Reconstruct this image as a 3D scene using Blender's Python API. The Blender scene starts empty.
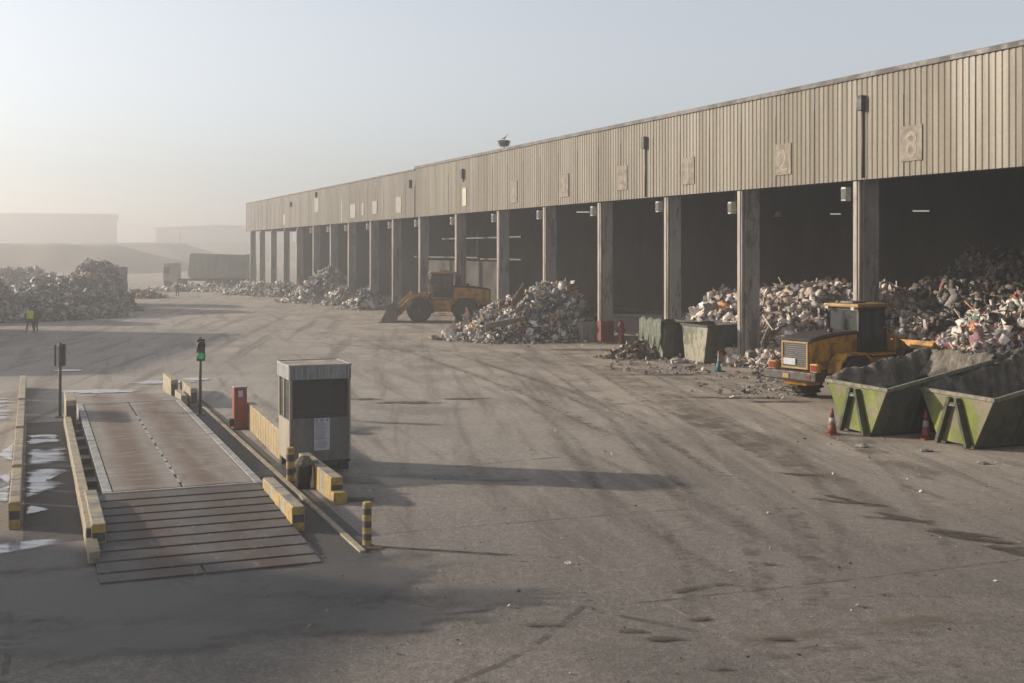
import bpy, math, random
import numpy as np
from mathutils import Vector, Matrix
random.seed(7)
S = bpy.context.scene
COL = S.collection
# ------------------------------------------------------------------ camera, sky, sun, exposure
HC, HR, FP = 5.6, 251.0, 1200.0           # eye height, horizon row, focal length in pixels
cam = bpy.data.objects.new('camera', bpy.data.cameras.new('camera')); COL.objects.link(cam)
cam.location = (0, 0, HC); cam.rotation_euler = (math.radians(90), 0, 0)
cam.data.sensor_width = 36; cam.data.lens = FP/1024*36
cam.data.shift_y = -(341.5-HR)/1024
cam.data.clip_start = 0.1; cam.data.clip_end = 5000
S.camera = cam
SUN = Vector((-0.967, 0.255, 0)).normalized(); EL = math.radians(17)
SUN = Vector((SUN.x*math.cos(EL), SUN.y*math.cos(EL), math.sin(EL)))
w = bpy.data.worlds.new('World'); S.world = w; w.use_nodes = True
nt = w.node_tree; bg = nt.nodes['Background']
sky = nt.nodes.new('ShaderNodeTexSky'); sky.sky_type = 'NISHITA'; sky.sun_disc = False
sky.sun_elevation = EL; sky.sun_rotation = math.atan2(SUN.x, SUN.y) % (2*math.pi)
sky.altitude = 100; sky.air_density = 1.1; sky.dust_density = 1.0; sky.ozone_density = 5.0
hs_ = nt.nodes.new('ShaderNodeHueSaturation'); hs_.inputs['Saturation'].default_value = 0.28
nt.links.new(sky.outputs[0], hs_.inputs['Color']); nt.links.new(hs_.outputs[0], bg.inputs[0]); bg.inputs[1].default_value = 0.115
sl = bpy.data.lights.new('sun', 'SUN'); sl.energy = 4.4; sl.angle = math.radians(1.6); sl.color = (1.0, 0.86, 0.70)
so = bpy.data.objects.new('sun', sl); COL.objects.link(so)
so.rotation_euler = (-SUN).to_track_quat('-Z', 'Y').to_euler(); so.location = (-60, 20, 60)
S.view_settings.view_transform = 'Standard'; S.view_settings.look = 'None'
S.view_settings.exposure = 0.70; S.view_settings.gamma = 1
S.render.resolution_x = 1024; S.render.resolution_y = 683; S.cycles.transparent_max_bounces = 24
HAZE = 0.0023

def G(px, py, h=0.0):                      # the ground point seen at a spot of the photograph
    Y = (HC-h)*FP/(py-HR); return ((px-512)/FP*Y, Y)
# ------------------------------------------------------------------ tagging and mesh helpers
def tag(o, label=None, cat=None, group=None, kind=None):
    if label: o['label'] = label
    if cat: o['category'] = cat
    if group: o['group'] = group
    if kind: o['kind'] = kind
    return o
def empty(name, loc=(0, 0, 0), rz=0.0, label=None, cat=None, group=None, scale=1.0):
    o = bpy.data.objects.new(name, None); COL.objects.link(o)
    o.location = loc; o.rotation_euler = (0, 0, rz); o.scale = (scale,)*3; o.empty_display_size = 0.3
    return tag(o, label, cat, group)
def kids(o): return [c for c in bpy.data.objects if c.parent == o]
def copy_tree(o, parent=None):
    c = o.copy(); COL.objects.link(c); c.parent = parent
    for k in kids(o): copy_tree(k, c)
    return c
class MB:
    def __init__(s): s.v = []; s.f = []; s.m = []
    def add(s, vs, fs, mi=0):
        b = len(s.v); s.v += [tuple(v) for v in vs]
        for f in fs: s.f.append([b+i for i in f]); s.m.append(mi)
        return s
    def box(s, x0, x1, y0, y1, z0, z1, mi=0, rot=0, c=None):
        vs = [(x, y, z) for z in (z0, z1) for y in (y0, y1) for x in (x0, x1)]
        if rot:
            cx, cy = c if c else ((x0+x1)/2, (y0+y1)/2); cr, sr = math.cos(rot), math.sin(rot)
            vs = [(cx+(x-cx)*cr-(y-cy)*sr, cy+(x-cx)*sr+(y-cy)*cr, z) for x, y, z in vs]
        return s.add(vs, [(0, 2, 3, 1), (4, 5, 7, 6), (0, 1, 5, 4), (1, 3, 7, 5), (3, 2, 6, 7), (2, 0, 4, 6)], mi)
    def hexa(s, lo, hi, mi=0):             # 4 lower + 4 upper points, same winding (counter-clockwise from above)
        return s.add(list(lo)+list(hi), [(3, 2, 1, 0), (4, 5, 6, 7), (0, 1, 5, 4), (1, 2, 6, 5), (2, 3, 7, 6), (3, 0, 4, 7)], mi)
    def prism(s, poly, a, b, axis='y', mi=0):   # polygon in the other two axes, pushed from a to b
        def p3(p, t):
            return {'y': (p[0], t, p[1]), 'x': (t, p[0], p[1]), 'z': (p[0], p[1], t)}[axis]
        n = len(poly); vs = [p3(p, a) for p in poly]+[p3(p, b) for p in poly]
        fs = [tuple(range(n)), tuple(range(2*n-1, n-1, -1))]+[(i, i+n, (i+1) % n+n, (i+1) % n) for i in range(n)]
        return s.add(vs, fs, mi)
    def tube(s, p0, p1, r0, r1=None, n=10, mi=0):
        r1 = r0 if r1 is None else r1
        p0, p1 = Vector(p0), Vector(p1); d = (p1-p0).normalized()
        a = d.orthogonal().normalized(); b = d.cross(a)
        vs = [p0+(a*math.cos(t)+b*math.sin(t))*r0 for t in [2*math.pi*i/n for i in range(n)]]
        vs += [p1+(a*math.cos(t)+b*math.sin(t))*r1 for t in [2*math.pi*i/n for i in range(n)]]
        return s.add(vs, [tuple(range(n-1, -1, -1)), tuple(range(n, 2*n))]+[(i, (i+1) % n, (i+1) % n+n, i+n) for i in range(n)], mi)
    def bar(s, p0, p1, wx, wz, mi=0):       # square bar between two points; wx across (horizontal), wz upright
        p0, p1 = Vector(p0), Vector(p1); d = (p1-p0).normalized()
        side = d.cross(Vector((0, 0, 1)))
        side = side.normalized() if side.length > 1e-4 else Vector((1, 0, 0))
        up = side.cross(d); vs = []
        for p in (p0, p1):
            for a, b in ((-1, -1), (1, -1), (1, 1), (-1, 1)): vs.append(p+side*a*wx/2+up*b*wz/2)
        return s.add(vs, [(0, 1, 2, 3), (7, 6, 5, 4), (0, 4, 5, 1), (1, 5, 6, 2), (2, 6, 7, 3), (3, 7, 4, 0)], mi)
    def lathe(s, prof, n=24, axis='z', c=(0, 0, 0), mi=0):   # prof: (radius, height)
        vs = []
        for r, h in prof:
            for i in range(n):
                t = 2*math.pi*i/n; x, y = r*math.cos(t), r*math.sin(t)
                p = (x, y, h) if axis == 'z' else (x, h, y)
                vs.append((c[0]+p[0], c[1]+p[1], c[2]+p[2]))
        fs = []
        for k in range(len(prof)-1):
            for i in range(n):
                j = (i+1) % n; fs.append((k*n+i, k*n+j, (k+1)*n+j, (k+1)*n+i))
        fs += [tuple(range(n-1, -1, -1)), tuple(range((len(prof)-1)*n, len(prof)*n))]
        return s.add(vs, fs, mi)
    def mesh(s, name, mats, smooth=False):
        me = bpy.data.meshes.new(name); me.from_pydata(s.v, [], s.f)
        for m in (mats if isinstance(mats, (list, tuple)) else [mats]): me.materials.append(m)
        me.polygons.foreach_set('material_index', s.m)
        if smooth: me.polygons.foreach_set('use_smooth', [True]*len(s.f))
        me.update(); return me
    def build(s, name, mats, parent=None, bev=0, smooth=False, loc=None, rz=None, fix=True):
        me = s.mesh(name, mats, smooth)
        if fix:
            import bmesh
            bm = bmesh.new(); bm.from_mesh(me); bmesh.ops.recalc_face_normals(bm, faces=bm.faces); bm.to_mesh(me); bm.free()
        o = bpy.data.objects.new(name, me); COL.objects.link(o); o.parent = parent
        if loc: o.location = loc
        if rz is not None: o.rotation_euler = (0, 0, rz)
        if bev:
            m = o.modifiers.new('bevel', 'BEVEL'); m.width = bev; m.segments = 2; m.limit_method = 'ANGLE'; m.angle_limit = 0.6
        return o
# ------------------------------------------------------------------ materials
def nodes(name):
    m = bpy.data.materials.new(name); m.use_nodes = True
    return m, m.node_tree, m.node_tree.nodes['Principled BSDF']
class NT:
    def __init__(s, t): s.t = t
    def n(s, ty, **k):
        x = s.t.nodes.new(ty)
        for a, b in k.items():
            if a.startswith('i_'): x.inputs[a[2:].replace('_', ' ')].default_value = b
            else: setattr(x, a, b)
        return x
    def l(s, a, b): s.t.links.new(a, b)
    def coord(s, scale=(1, 1, 1), rnd=True, rot=0.0):
        tc = s.n('ShaderNodeTexCoord'); mp = s.n('ShaderNodeMapping'); mp.inputs['Scale'].default_value = scale
        mp.inputs['Rotation'].default_value = (0, 0, rot)
        s.l(tc.outputs['Object'], mp.inputs[0])
        if not rnd: return mp.outputs[0]
        oi = s.n('ShaderNodeObjectInfo'); mu = s.n('ShaderNodeMath', operation='MULTIPLY'); mu.inputs[1].default_value = 57.3
        s.l(oi.outputs['Random'], mu.inputs[0]); ad = s.n('ShaderNodeVectorMath', operation='ADD')
        s.l(mp.outputs[0], ad.inputs[0]); s.l(mu.outputs[0], ad.inputs[1]); return ad.outputs[0]
    def noise(s, co, scale, detail=4, rough=0.6, lo=0.35, hi=0.65):
        x = s.n('ShaderNodeTexNoise'); x.inputs['Scale'].default_value = scale; x.inputs['Detail'].default_value = detail
        x.inputs['Roughness'].default_value = rough; s.l(co, x.inputs['Vector'])
        r = s.n('ShaderNodeMapRange', interpolation_type='SMOOTHSTEP'); r.inputs[1].default_value = lo; r.inputs[2].default_value = hi
        s.l(x.outputs[0], r.inputs[0]); return r.outputs[0]
    def mix(s, fac, a, b, mode='MIX'):
        x = s.n('ShaderNodeMix', data_type='RGBA', blend_type=mode)
        for v, i in ((fac, 0), (a, 6), (b, 7)):
            if isinstance(v, (int, float)): x.inputs[i].default_value = v
            elif isinstance(v, tuple): x.inputs[i].default_value = (*v[:3], 1)
            else: s.l(v, x.inputs[i])
        return x.outputs[2]
    def math(s, op, a, b=None, c=None):
        x = s.n('ShaderNodeMath', operation=op)
        for i, v in enumerate((a, b, c)):
            if v is None: continue
            if isinstance(v, (int, float)): x.inputs[i].default_value = v
            else: s.l(v, x.inputs[i])
        return x.outputs[0]
def pm(name, c1, c2=None, c3=None, sc=3.0, rough=0.75, bump=0.15, streak=1.0, metal=0.0, amt3=0.5, vary=0.0, bsc=6.0, th=(.50, .60), world=False):
    """worn paint / concrete / metal: c1 with patches of c2 and rarer spots of c3; streak < 1 draws the patches out downwards"""
    m, t, b = nodes(name); q = NT(t)
    c2 = c2 or tuple(x*0.75 for x in c1)
    c1, c2, c3 = [tuple(x*.86 for x in c) if c else None for c in (c1, c2, c3)]
    co = q.coord((1, 1, streak)); co1 = q.coord()
    if world:
        gp = q.n('ShaderNodeNewGeometry'); m1_ = q.n('ShaderNodeMapping'); m1_.inputs['Scale'].default_value = (1, 1, streak); q.l(gp.outputs['Position'], m1_.inputs[0]); co = m1_.outputs[0]
    f = q.noise(co, sc, 5, 0.62, 0.36, 0.64); col = q.mix(f, c1, c2)
    fine = q.noise(co1, sc*9, 3, 0.6, 0.3, 0.7)
    if c3: col = q.mix(q.math('MULTIPLY', q.noise(co, sc*1.7, 6, 0.7, th[0], th[1]), amt3), col, c3)
    col = q.mix(0.22, col, q.mix(fine, (0.25, 0.25, 0.25), (1, 1, 1)), 'MULTIPLY')
    if vary:
        oi = q.n('ShaderNodeObjectInfo'); r = q.n('ShaderNodeMapRange'); r.inputs[3].default_value = 1-vary; r.inputs[4].default_value = 1+vary*0.5
        q.l(oi.outputs['Random'], r.inputs[0])
        hs = q.n('ShaderNodeHueSaturation'); q.l(r.outputs[0], hs.inputs['Value']); q.l(col, hs.inputs['Color']); col = hs.outputs[0]
    q.l(col, b.inputs['Base Color']); b.inputs['Metallic'].default_value = metal
    rr = q.n('ShaderNodeMapRange'); rr.inputs[3].default_value = max(0.05, rough-0.12); rr.inputs[4].default_value = min(1, rough+0.12)
    q.l(f, rr.inputs[0]); q.l(rr.outputs[0], b.inputs['Roughness'])
    if bump:
        bp = q.n('ShaderNodeBump'); bp.inputs['Strength'].default_value = bump; bp.inputs['Distance'].default_value = 0.03
        q.l(q.noise(co1, sc*bsc, 4, 0.65, 0.2, 0.8), bp.inputs['Height']); q.l(bp.outputs[0], b.inputs['Normal'])
    return m
M = {}
M['concrete'] = pm('concrete', (.33, .30, .26), (.22, .20, .175), (.12, .10, .085), 1.6, .88, .3, .5)
M['column'] = pm('column_paint', (.42, .405, .385), (.32, .305, .29), (.15, .13, .11), 1.3, .75, .2, .25, amt3=.8)
M['post_light'] = pm('pale_post', (.38, .35, .30), (.30, .27, .23), (.14, .10, .07), 2, .6, .1, .2)
M['clad'] = pm('cladding_paint', (.220, .190, .138), (.185, .160, .116), (.125, .104, .073), .7, .62, .05, .05, vary=.05, amt3=.65, th=(.50,.70), world=True)
M['clad_old'] = pm('cladding_old', (.205, .184, .147), (.178, .159, .127), (.14, .12, .092), .5, .65, .05, .06, vary=.05, th=(.52,.70), world=True)
M['clad_pale'] = pm('translucent_panel', (.26, .24, .195), (.225, .205, .165), None, 2, .5, .05)
M['cream'] = pm('cream_patch', (.50, .46, .34), (.42, .39, .29), None, 2, .5, .05)
M['cap'] = pm('roof_cap', (.075, .066, .055), (.055, .048, .04), None, 1, .6, .1)
M['roof'] = pm('roof_sheet', (.20, .19, .17), (.13, .12, .11), None, .5, .8, .1)
M['plate'] = pm('number_plate_paint', (.185, .152, .108), (.155, .128, .092), (.26, .225, .17), 2.2, .7, .1)
M['numeral'] = pm('faded_numeral', (.27, .235, .175), (.235, .20, .15), None, 8, .7, 0)
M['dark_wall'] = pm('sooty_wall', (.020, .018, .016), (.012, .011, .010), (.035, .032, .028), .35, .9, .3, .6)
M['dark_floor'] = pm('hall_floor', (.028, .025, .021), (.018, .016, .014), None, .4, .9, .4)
M['steel_dark'] = pm('dark_steel', (.045, .042, .04), (.03, .028, .026), (.10, .06, .035), 3, .6, .15)
M['steel_grey'] = pm('grey_steel', (.20, .19, .175), (.13, .12, .11), (.16, .09, .05), 3, .55, .15)
M['black'] = pm('black_plastic', (.02, .02, .021), (.03, .03, .03), None, 4, .5, .05)
M['rubber'] = pm('tyre_rubber', (.035, .033, .031), (.07, .062, .052), (.12, .10, .08), 3, .85, .3)
M['yellow_mach'] = pm('machine_yellow', (.66, .33, .045), (.50, .24, .035), (.15, .09, .045), 1.3, .55, .1, .5, amt3=.75)
M['yellow_roof'] = pm('cab_roof_yellow', (.42, .25, .06), (.32, .20, .07), None, 3, .5, .05)
M['rim_yellow'] = pm('wheel_rim', (.34, .19, .06), (.16, .10, .05), None, 4, .7, .1)
M['yellow_paint'] = pm('worn_yellow_paint', (.52, .33, .06), (.40, .29, .13), (.13, .11, .08), 3.2, .75, .25)
M['block_cream'] = pm('kerb_block', (.44, .375, .26), (.34, .295, .21), (.19, .165, .13), 2.4, .85, .35)
M['black_paint'] = pm('worn_black_paint', (.055, .055, .06), (.10, .10, .10), None, 5, .75, .2)
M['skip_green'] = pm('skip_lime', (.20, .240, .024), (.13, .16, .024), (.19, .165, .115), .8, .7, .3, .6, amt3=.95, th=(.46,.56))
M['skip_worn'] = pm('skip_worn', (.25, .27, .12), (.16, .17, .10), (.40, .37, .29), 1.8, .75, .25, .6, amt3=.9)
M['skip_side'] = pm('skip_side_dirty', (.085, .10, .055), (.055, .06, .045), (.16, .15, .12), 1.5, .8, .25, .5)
M['skip_rim'] = pm('skip_rim', (.24, .22, .165), (.16, .155, .11), (.09, .065, .045), 4, .7, .2)
M['skip_brace'] = pm('skip_brace', (.065, .085, .030), (.045, .05, .03), (.04, .036, .032), 3, .7, .2)
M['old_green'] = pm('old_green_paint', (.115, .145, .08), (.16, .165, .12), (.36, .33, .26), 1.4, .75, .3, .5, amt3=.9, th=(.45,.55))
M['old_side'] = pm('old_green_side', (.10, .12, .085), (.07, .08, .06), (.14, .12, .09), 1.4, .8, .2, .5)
M['cloth'] = pm('dust_netting', (.20, .175, .14), (.11, .098, .08), (.32, .285, .23), 2.2, .95, .8, th=(.50,.62))
M['cloth_green'] = pm('green_tarp', (.10, .125, .085), (.15, .165, .125), (.30, .29, .24), 2.5, .8, .4)
M['orange'] = pm('cone_orange', (.30, .062, .03), (.22, .05, .03), (.10, .06, .045), 6, .6, .1)
M['white_band'] = pm('cone_white', (.42, .39, .35), (.30, .28, .25), None, 6, .6, .1)
M['teal'] = pm('teal_plastic', (.06, .22, .24), (.05, .15, .17), None, 6, .5, .1)
M['red_orange'] = pm('pillar_red', (.34, .060, .025), (.26, .05, .025), (.12, .05, .04), 2, .55, .1, .5)
M['red_dark'] = pm('dark_red_paint', (.23, .035, .03), (.15, .03, .03), None, 3, .6, .1)
M['booth_grey'] = pm('booth_panel', (.185, .180, .158), (.155, .15, .132), (.11, .105, .092), 1.2, .65, .06, .3)
M['booth_cream'] = pm('booth_cream', (.38, .34, .26), (.31, .28, .215), (.16, .13, .095), 1.5, .6, .06, .3)
M['zinc'] = pm('zinc_fascia', (.38, .38, .37), (.28, .28, .275), (.14, .14, .14), 2.2, .5, .08, .15, metal=.3)
M['booth_roof'] = pm('booth_roof', (.42, .37, .30), (.27, .22, .17), None, 2, .85, .3)
M['paper'] = pm('paper', (.58, .58, .62), (.52, .52, .57), None, 5, .8, .02)
M['ink'] = pm('ink', (.16, .16, .19), (.24, .24, .27), None, 12, .8, 0)
M['deck'] = None
M['joint'] = pm('joint_filler', (.36, .34, .30), (.24, .225, .20), None, 3, .9, .2)
M['joint_dark'] = pm('joint_dark', (.075, .068, .06), (.05, .046, .042), None, 3, .9, .2)
M['edge_white'] = pm('edge_angle', (.42, .415, .39), (.30, .295, .27), (.17, .145, .12), 3, .6, .1)
M['skin'] = pm('skin', (.32, .19, .13), (.28, .16, .11), None, 8, .6, 0)
M['vest'] = pm('hi_vis', (.55, .80, .03), (.5, .75, .03), None, 6, .7, .1)
M['navy'] = pm('dark_clothes', (.035, .038, .05), (.05, .05, .06), None, 6, .85, .1)
M['maroon'] = pm('maroon_jacket', (.17, .04, .04), (.12, .035, .035), None, 6, .85, .1)
M['hair'] = pm('hair', (.02, .017, .015), (.03, .025, .02), None, 8, .8, 0)
M['mound'] = pm('earth_mound', (.24, .215, .17), (.19, .17, .135), (.15, .15, .10), .05, .95, .3, bsc=20)
M['far_wall'] = pm('far_wall', (.60, .58, .55), (.54, .52, .49), None, .1, .8, 0)  # pale, near the sky's tone: extra haze put into the colour
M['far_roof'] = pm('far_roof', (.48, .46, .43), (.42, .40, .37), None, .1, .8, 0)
M['truck_grey'] = pm('truck_grey', (.36, .34, .31), (.29, .275, .255), None, .6, .7, .05)
M['truck_green'] = pm('tipper_green', (.36, .36, .29), (.29, .29, .24), None, .6, .7, .05)
M['board'] = pm('board', (.36, .335, .30), (.28, .255, .22), (.16, .14, .11), 2, .85, .2)
M['wood'] = pm('old_wood', (.26, .20, .14), (.19, .145, .10), (.10, .08, .06), 3, .85, .3)
M['stick'] = pm('twigs', (.20, .17, .13), (.13, .11, .085), None, 5, .9, .1)
M['feather'] = pm('bird_feathers', (.07, .07, .075), (.30, .30, .30), None, 5, .8, 0)
M['lampwhite'] = pm('lamp_housing', (.56, .54, .48), (.44, .42, .37), (.25, .22, .18), 5, .5, .05)
def glassy(name, col, rough=.08, alpha=.0):
    m, t, b = nodes(name); b.inputs['Base Color'].default_value = (*col, 1); b.inputs['Roughness'].default_value = rough
    b.inputs['Transmission Weight'].default_value = alpha; b.inputs['IOR'].default_value = 1.45; return m
M['glass'] = glassy('window_glass', (.20, .21, .20), .06, .8)
M['cabglass'] = glassy('cab_glass', (.30, .33, .33), .05, .88)
M['lens_red'] = glassy('red_lens', (.16, .018, .012), .3)
M['lens_dark'] = glassy('unlit_lens', (.05, .015, .01), .25)
def emis(name, col, st):
    m, t, b = nodes(name); b.inputs['Base Color'].default_value = (*col, 1)
    b.inputs['Emission Color'].default_value = (*col, 1); b.inputs['Emission Strength'].default_value = st; return m
M['green_lit'] = emis('green_lamp', (.015, .33, .10), .22)
M['tube_lit'] = emis('strip_lamp', (.9, .92, .85), .30)
# weighbridge deck: greyed steel/concrete with two brown wheel tracks
def deck_mat():
    m, t, b = nodes('deck_surface'); q = NT(t)
    co = q.coord((1, .22, 1), False); cf = q.coord((.5, 3.2, 1), False); c1 = q.coord((1, 1, 1), False)
    sp = q.n('ShaderNodeSeparateXYZ'); q.l(c1, sp.inputs[0])
    x = sp.outputs[0]
    def trk(c, wd):
        d = q.math('ABSOLUTE', q.math('SUBTRACT', x, c)); r = q.n('ShaderNodeMapRange', interpolation_type='SMOOTHSTEP')
        r.inputs[1].default_value = wd; r.inputs[2].default_value = 0.1; q.l(d, r.inputs[0]); return r.outputs[0]
    tr = q.math('MAXIMUM', trk(1.35, .62), trk(2.85, .7))
    br = q.math('MULTIPLY', q.noise(co, .9, 5, .6, .18, .50), q.math('ADD', q.math('MULTIPLY', tr, .7), .32))
    col = q.mix(q.noise(co, 1.4, 5, .6), (.30, .28, .25), (.22, .203, .18))
    col = q.mix(br, col, (.125, .080, .052))
    col = q.mix(q.math('MULTIPLY', q.noise(co, 2.6, 6, .7, .56, .7), .6), col, (.11, .075, .055))
    col = q.mix(q.math('MULTIPLY', q.noise(cf, 2.0, 5, .7, .52, .66), .45), col, (.40, .385, .355))
    col = q.mix(.3, col, q.mix(q.noise(c1, 30, 3, .6, .3, .7), (.4, .4, .4), (1, 1, 1)), 'MULTIPLY')
    q.l(col, b.inputs['Base Color']); b.inputs['Roughness'].default_value = .8
    bp = q.n('ShaderNodeBump'); bp.inputs['Strength'].default_value = .3; bp.inputs['Distance'].default_value = .02
    q.l(q.noise(c1, 14, 5, .7, .2, .8), bp.inputs['Height']); q.l(bp.outputs[0], b.inputs['Normal']); return m
M['deck'] = deck_mat()
def plank_mat():
    m, t, b = nodes('ramp_plank'); q = NT(t)
    tc = q.n('ShaderNodeTexCoord'); oi = q.n('ShaderNodeObjectInfo')
    ad = q.n('ShaderNodeVectorMath', operation='ADD'); q.l(tc.outputs['Object'], ad.inputs[0]); q.l(oi.outputs['Location'], ad.inputs[1])
    mp = q.n('ShaderNodeMapping'); mp.inputs['Scale'].default_value = (1.3, .5, 1); q.l(ad.outputs[0], mp.inputs[0]); co = mp.outputs[0]
    sp = q.n('ShaderNodeSeparateXYZ'); q.l(tc.outputs['Object'], sp.inputs[0])
    def trk(c, wd):
        d = q.math('ABSOLUTE', q.math('SUBTRACT', sp.outputs[0], c)); r = q.n('ShaderNodeMapRange', interpolation_type='SMOOTHSTEP')
        r.inputs[1].default_value = wd; r.inputs[2].default_value = .1; q.l(d, r.inputs[0]); return r.outputs[0]
    tr = q.math('MAXIMUM', trk(-.75, .75), trk(.95, .8))
    col = q.mix(q.noise(co, 1.6, 5, .6), (.088, .080, .073), (.058, .053, .049))
    col = q.mix(q.math('MULTIPLY', q.noise(co, 1.0, 4, .6, .25, .6), tr), col, (.062, .038, .027))
    col = q.mix(q.math('MULTIPLY', q.noise(co, 5, 5, .7, .58, .7), .6), col, (.19, .175, .16))
    q.l(col, b.inputs['Base Color']); b.inputs['Roughness'].default_value = .72
    bp = q.n('ShaderNodeBump'); bp.inputs['Strength'].default_value = .3; bp.inputs['Distance'].default_value = .02
    q.l(q.noise(co, 18, 4, .7, .2, .8), bp.inputs['Height']); q.l(bp.outputs[0], b.inputs['Normal']); return m
M['plank'] = plank_mat()
# the yard: old concrete, dusty towards the hall, coarse aggregate, long faint wheel marks
def ground_mat():
    m, t, b = nodes('yard_concrete'); q = NT(t)
    c = q.coord((1, 1, 1), False)
    big = q.noise(c, .045, 4, .55, .38, .62); mid = q.noise(c, .35, 6, .62, .36, .66)
    def run(rot, cross, along, scl, lo, hi):
        a = q.coord((1, 1, 1), False, rot); mp = q.n('ShaderNodeMapping'); mp.inputs['Scale'].default_value = (cross, along, 1); q.l(a, mp.inputs[0])
        x = q.n('ShaderNodeTexNoise'); x.inputs['Scale'].default_value = scl; x.inputs['Detail'].default_value = 5; x.inputs['Roughness'].default_value = .62; x.inputs['Distortion'].default_value = .35
        q.l(mp.outputs[0], x.inputs['Vector']); r = q.n('ShaderNodeMapRange', interpolation_type='SMOOTHSTEP'); r.inputs[1].default_value = lo; r.inputs[2].default_value = hi; q.l(x.outputs[0], r.inputs[0]); return r.outputs[0]
    streak = run(-.09, 1.5, .06, .8, .48, .68); streak2 = run(.10, 1.3, .08, .7, .50, .70); streak3 = run(-.30, 1.2, .07, .9, .50, .68); streak4 = run(1.25, 1.0, .08, .5, .50, .72)
    speck = q.noise(c, 16, 4, .8, .40, .62); grit = q.noise(c, 5.0, 5, .75, .42, .62)
    sp = q.n('ShaderNodeSeparateXYZ'); q.l(c, sp.inputs[0])
    # distance from the hall front
    dw = q.math('ADD', q.math('MULTIPLY', sp.outputs[0], .9226), q.math('MULTIPLY', sp.outputs[1], .386))   # 33.1 at the facade
    dn = q.math('ADD', dw, q.math('MULTIPLY', q.math('SUBTRACT', mid, .5), 5.0))
    r = q.n('ShaderNodeMapRange', interpolation_type='SMOOTHSTEP'); r.inputs[1].default_value = 8; r.inputs[2].default_value = 26; q.l(dn, r.inputs[0])
    col = q.mix(big, (.40, .362, .318), (.295, .266, .232))
    col = q.mix(r.outputs[0], col, q.mix(mid, (.43, .365, .288), (.31, .258, .20)))
    col = q.mix(q.math('MULTIPLY', mid, .35), col, (.20, .184, .165))
    col = q.mix(q.math('MULTIPLY', streak, .75), col, (.145, .12, .095)); col = q.mix(q.math('MULTIPLY', streak3, .70), col, (.15, .125, .10)); col = q.mix(q.math('MULTIPLY', streak4, .30), col, (.17, .145, .122))
    col = q.mix(q.math('MULTIPLY', streak2, .50), col, (.38, .345, .295))
    patch = q.noise(c, .16, 5, .6, .56, .68)
    col = q.mix(q.math('MULTIPLY', patch, .55), col, (.155, .14, .125))
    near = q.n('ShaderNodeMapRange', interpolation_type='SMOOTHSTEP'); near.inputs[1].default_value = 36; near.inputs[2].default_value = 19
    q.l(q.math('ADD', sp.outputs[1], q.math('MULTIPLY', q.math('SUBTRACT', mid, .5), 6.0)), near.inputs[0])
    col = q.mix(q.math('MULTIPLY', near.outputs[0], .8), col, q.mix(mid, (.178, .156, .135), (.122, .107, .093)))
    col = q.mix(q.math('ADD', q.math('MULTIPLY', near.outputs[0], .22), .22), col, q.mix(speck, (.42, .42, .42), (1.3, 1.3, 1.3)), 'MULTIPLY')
    col = q.mix(.35, col, q.mix(grit, (.5, .5, .5), (1.2, 1.2, 1.2)), 'MULTIPLY')
    q.l(col, b.inputs['Base Color']); b.inputs['Roughness'].default_value = .93
    bp = q.n('ShaderNodeBump'); bp.inputs['Strength'].default_value = .35; bp.inputs['Distance'].default_value = .03
    hh = q.math('ADD', q.math('MULTIPLY', speck, .5), q.math('MULTIPLY', grit, .8))
    q.l(hh, bp.inputs['Height']); q.l(bp.outputs[0], b.inputs['Normal']); return m
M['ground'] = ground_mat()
def decal(name, col, lo, hi, sc=1.5, stretch=(1, 1, 1), rot=0.0, amt=1.0, rough=.9, spec=None):
    m, t, b = nodes(name); q = NT(t)
    at = q.n('ShaderNodeAttribute'); at.attribute_name = 'edge'
    x = q.n('ShaderNodeTexNoise'); x.inputs['Scale'].default_value = sc; x.inputs['Detail'].default_value = 7; x.inputs['Roughness'].default_value = .72
    q.l(q.coord(stretch, False, rot), x.inputs['Vector'])
    v = q.math('ADD', x.outputs[0], q.math('MULTIPLY', q.math('SUBTRACT', at.outputs['Fac'], 1.0), .36))
    r = q.n('ShaderNodeMapRange', interpolation_type='SMOOTHSTEP'); r.inputs[1].default_value = lo; r.inputs[2].default_value = hi; q.l(v, r.inputs[0])
    a = q.math('MULTIPLY', r.outputs[0], amt)
    q.l(a, b.inputs['Alpha']); b.inputs['Base Color'].default_value = (*col, 1); b.inputs['Roughness'].default_value = rough
    return m
M['stain'] = decal('oil_stain', (.062, .048, .036), .32, .54, 1.6, (1, 1, 1), 0, .85)
M['track'] = decal('tyre_dirt', (.12, .098, .078), .44, .66, 2.4, (1, 1, 1), 0, .55)
M['dustpale'] = decal('pale_dust', (.42, .37, .30), .40, .65, .8, (1, 1, 1), 0, .45)
M['lime'] = decal('lime_wash', (.38, .385, .405), .33, .54, 1.3, (.45, 1.5, 1), .38, .85, .16)  # wet ground with the pale sky reflection painted in
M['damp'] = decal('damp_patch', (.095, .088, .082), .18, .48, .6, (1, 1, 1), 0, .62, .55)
M['asph'] = decal('dark_asphalt', (.065, .061, .058), .05, .45, 1, (1, 1, 1), 0, .75, .8)
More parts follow.
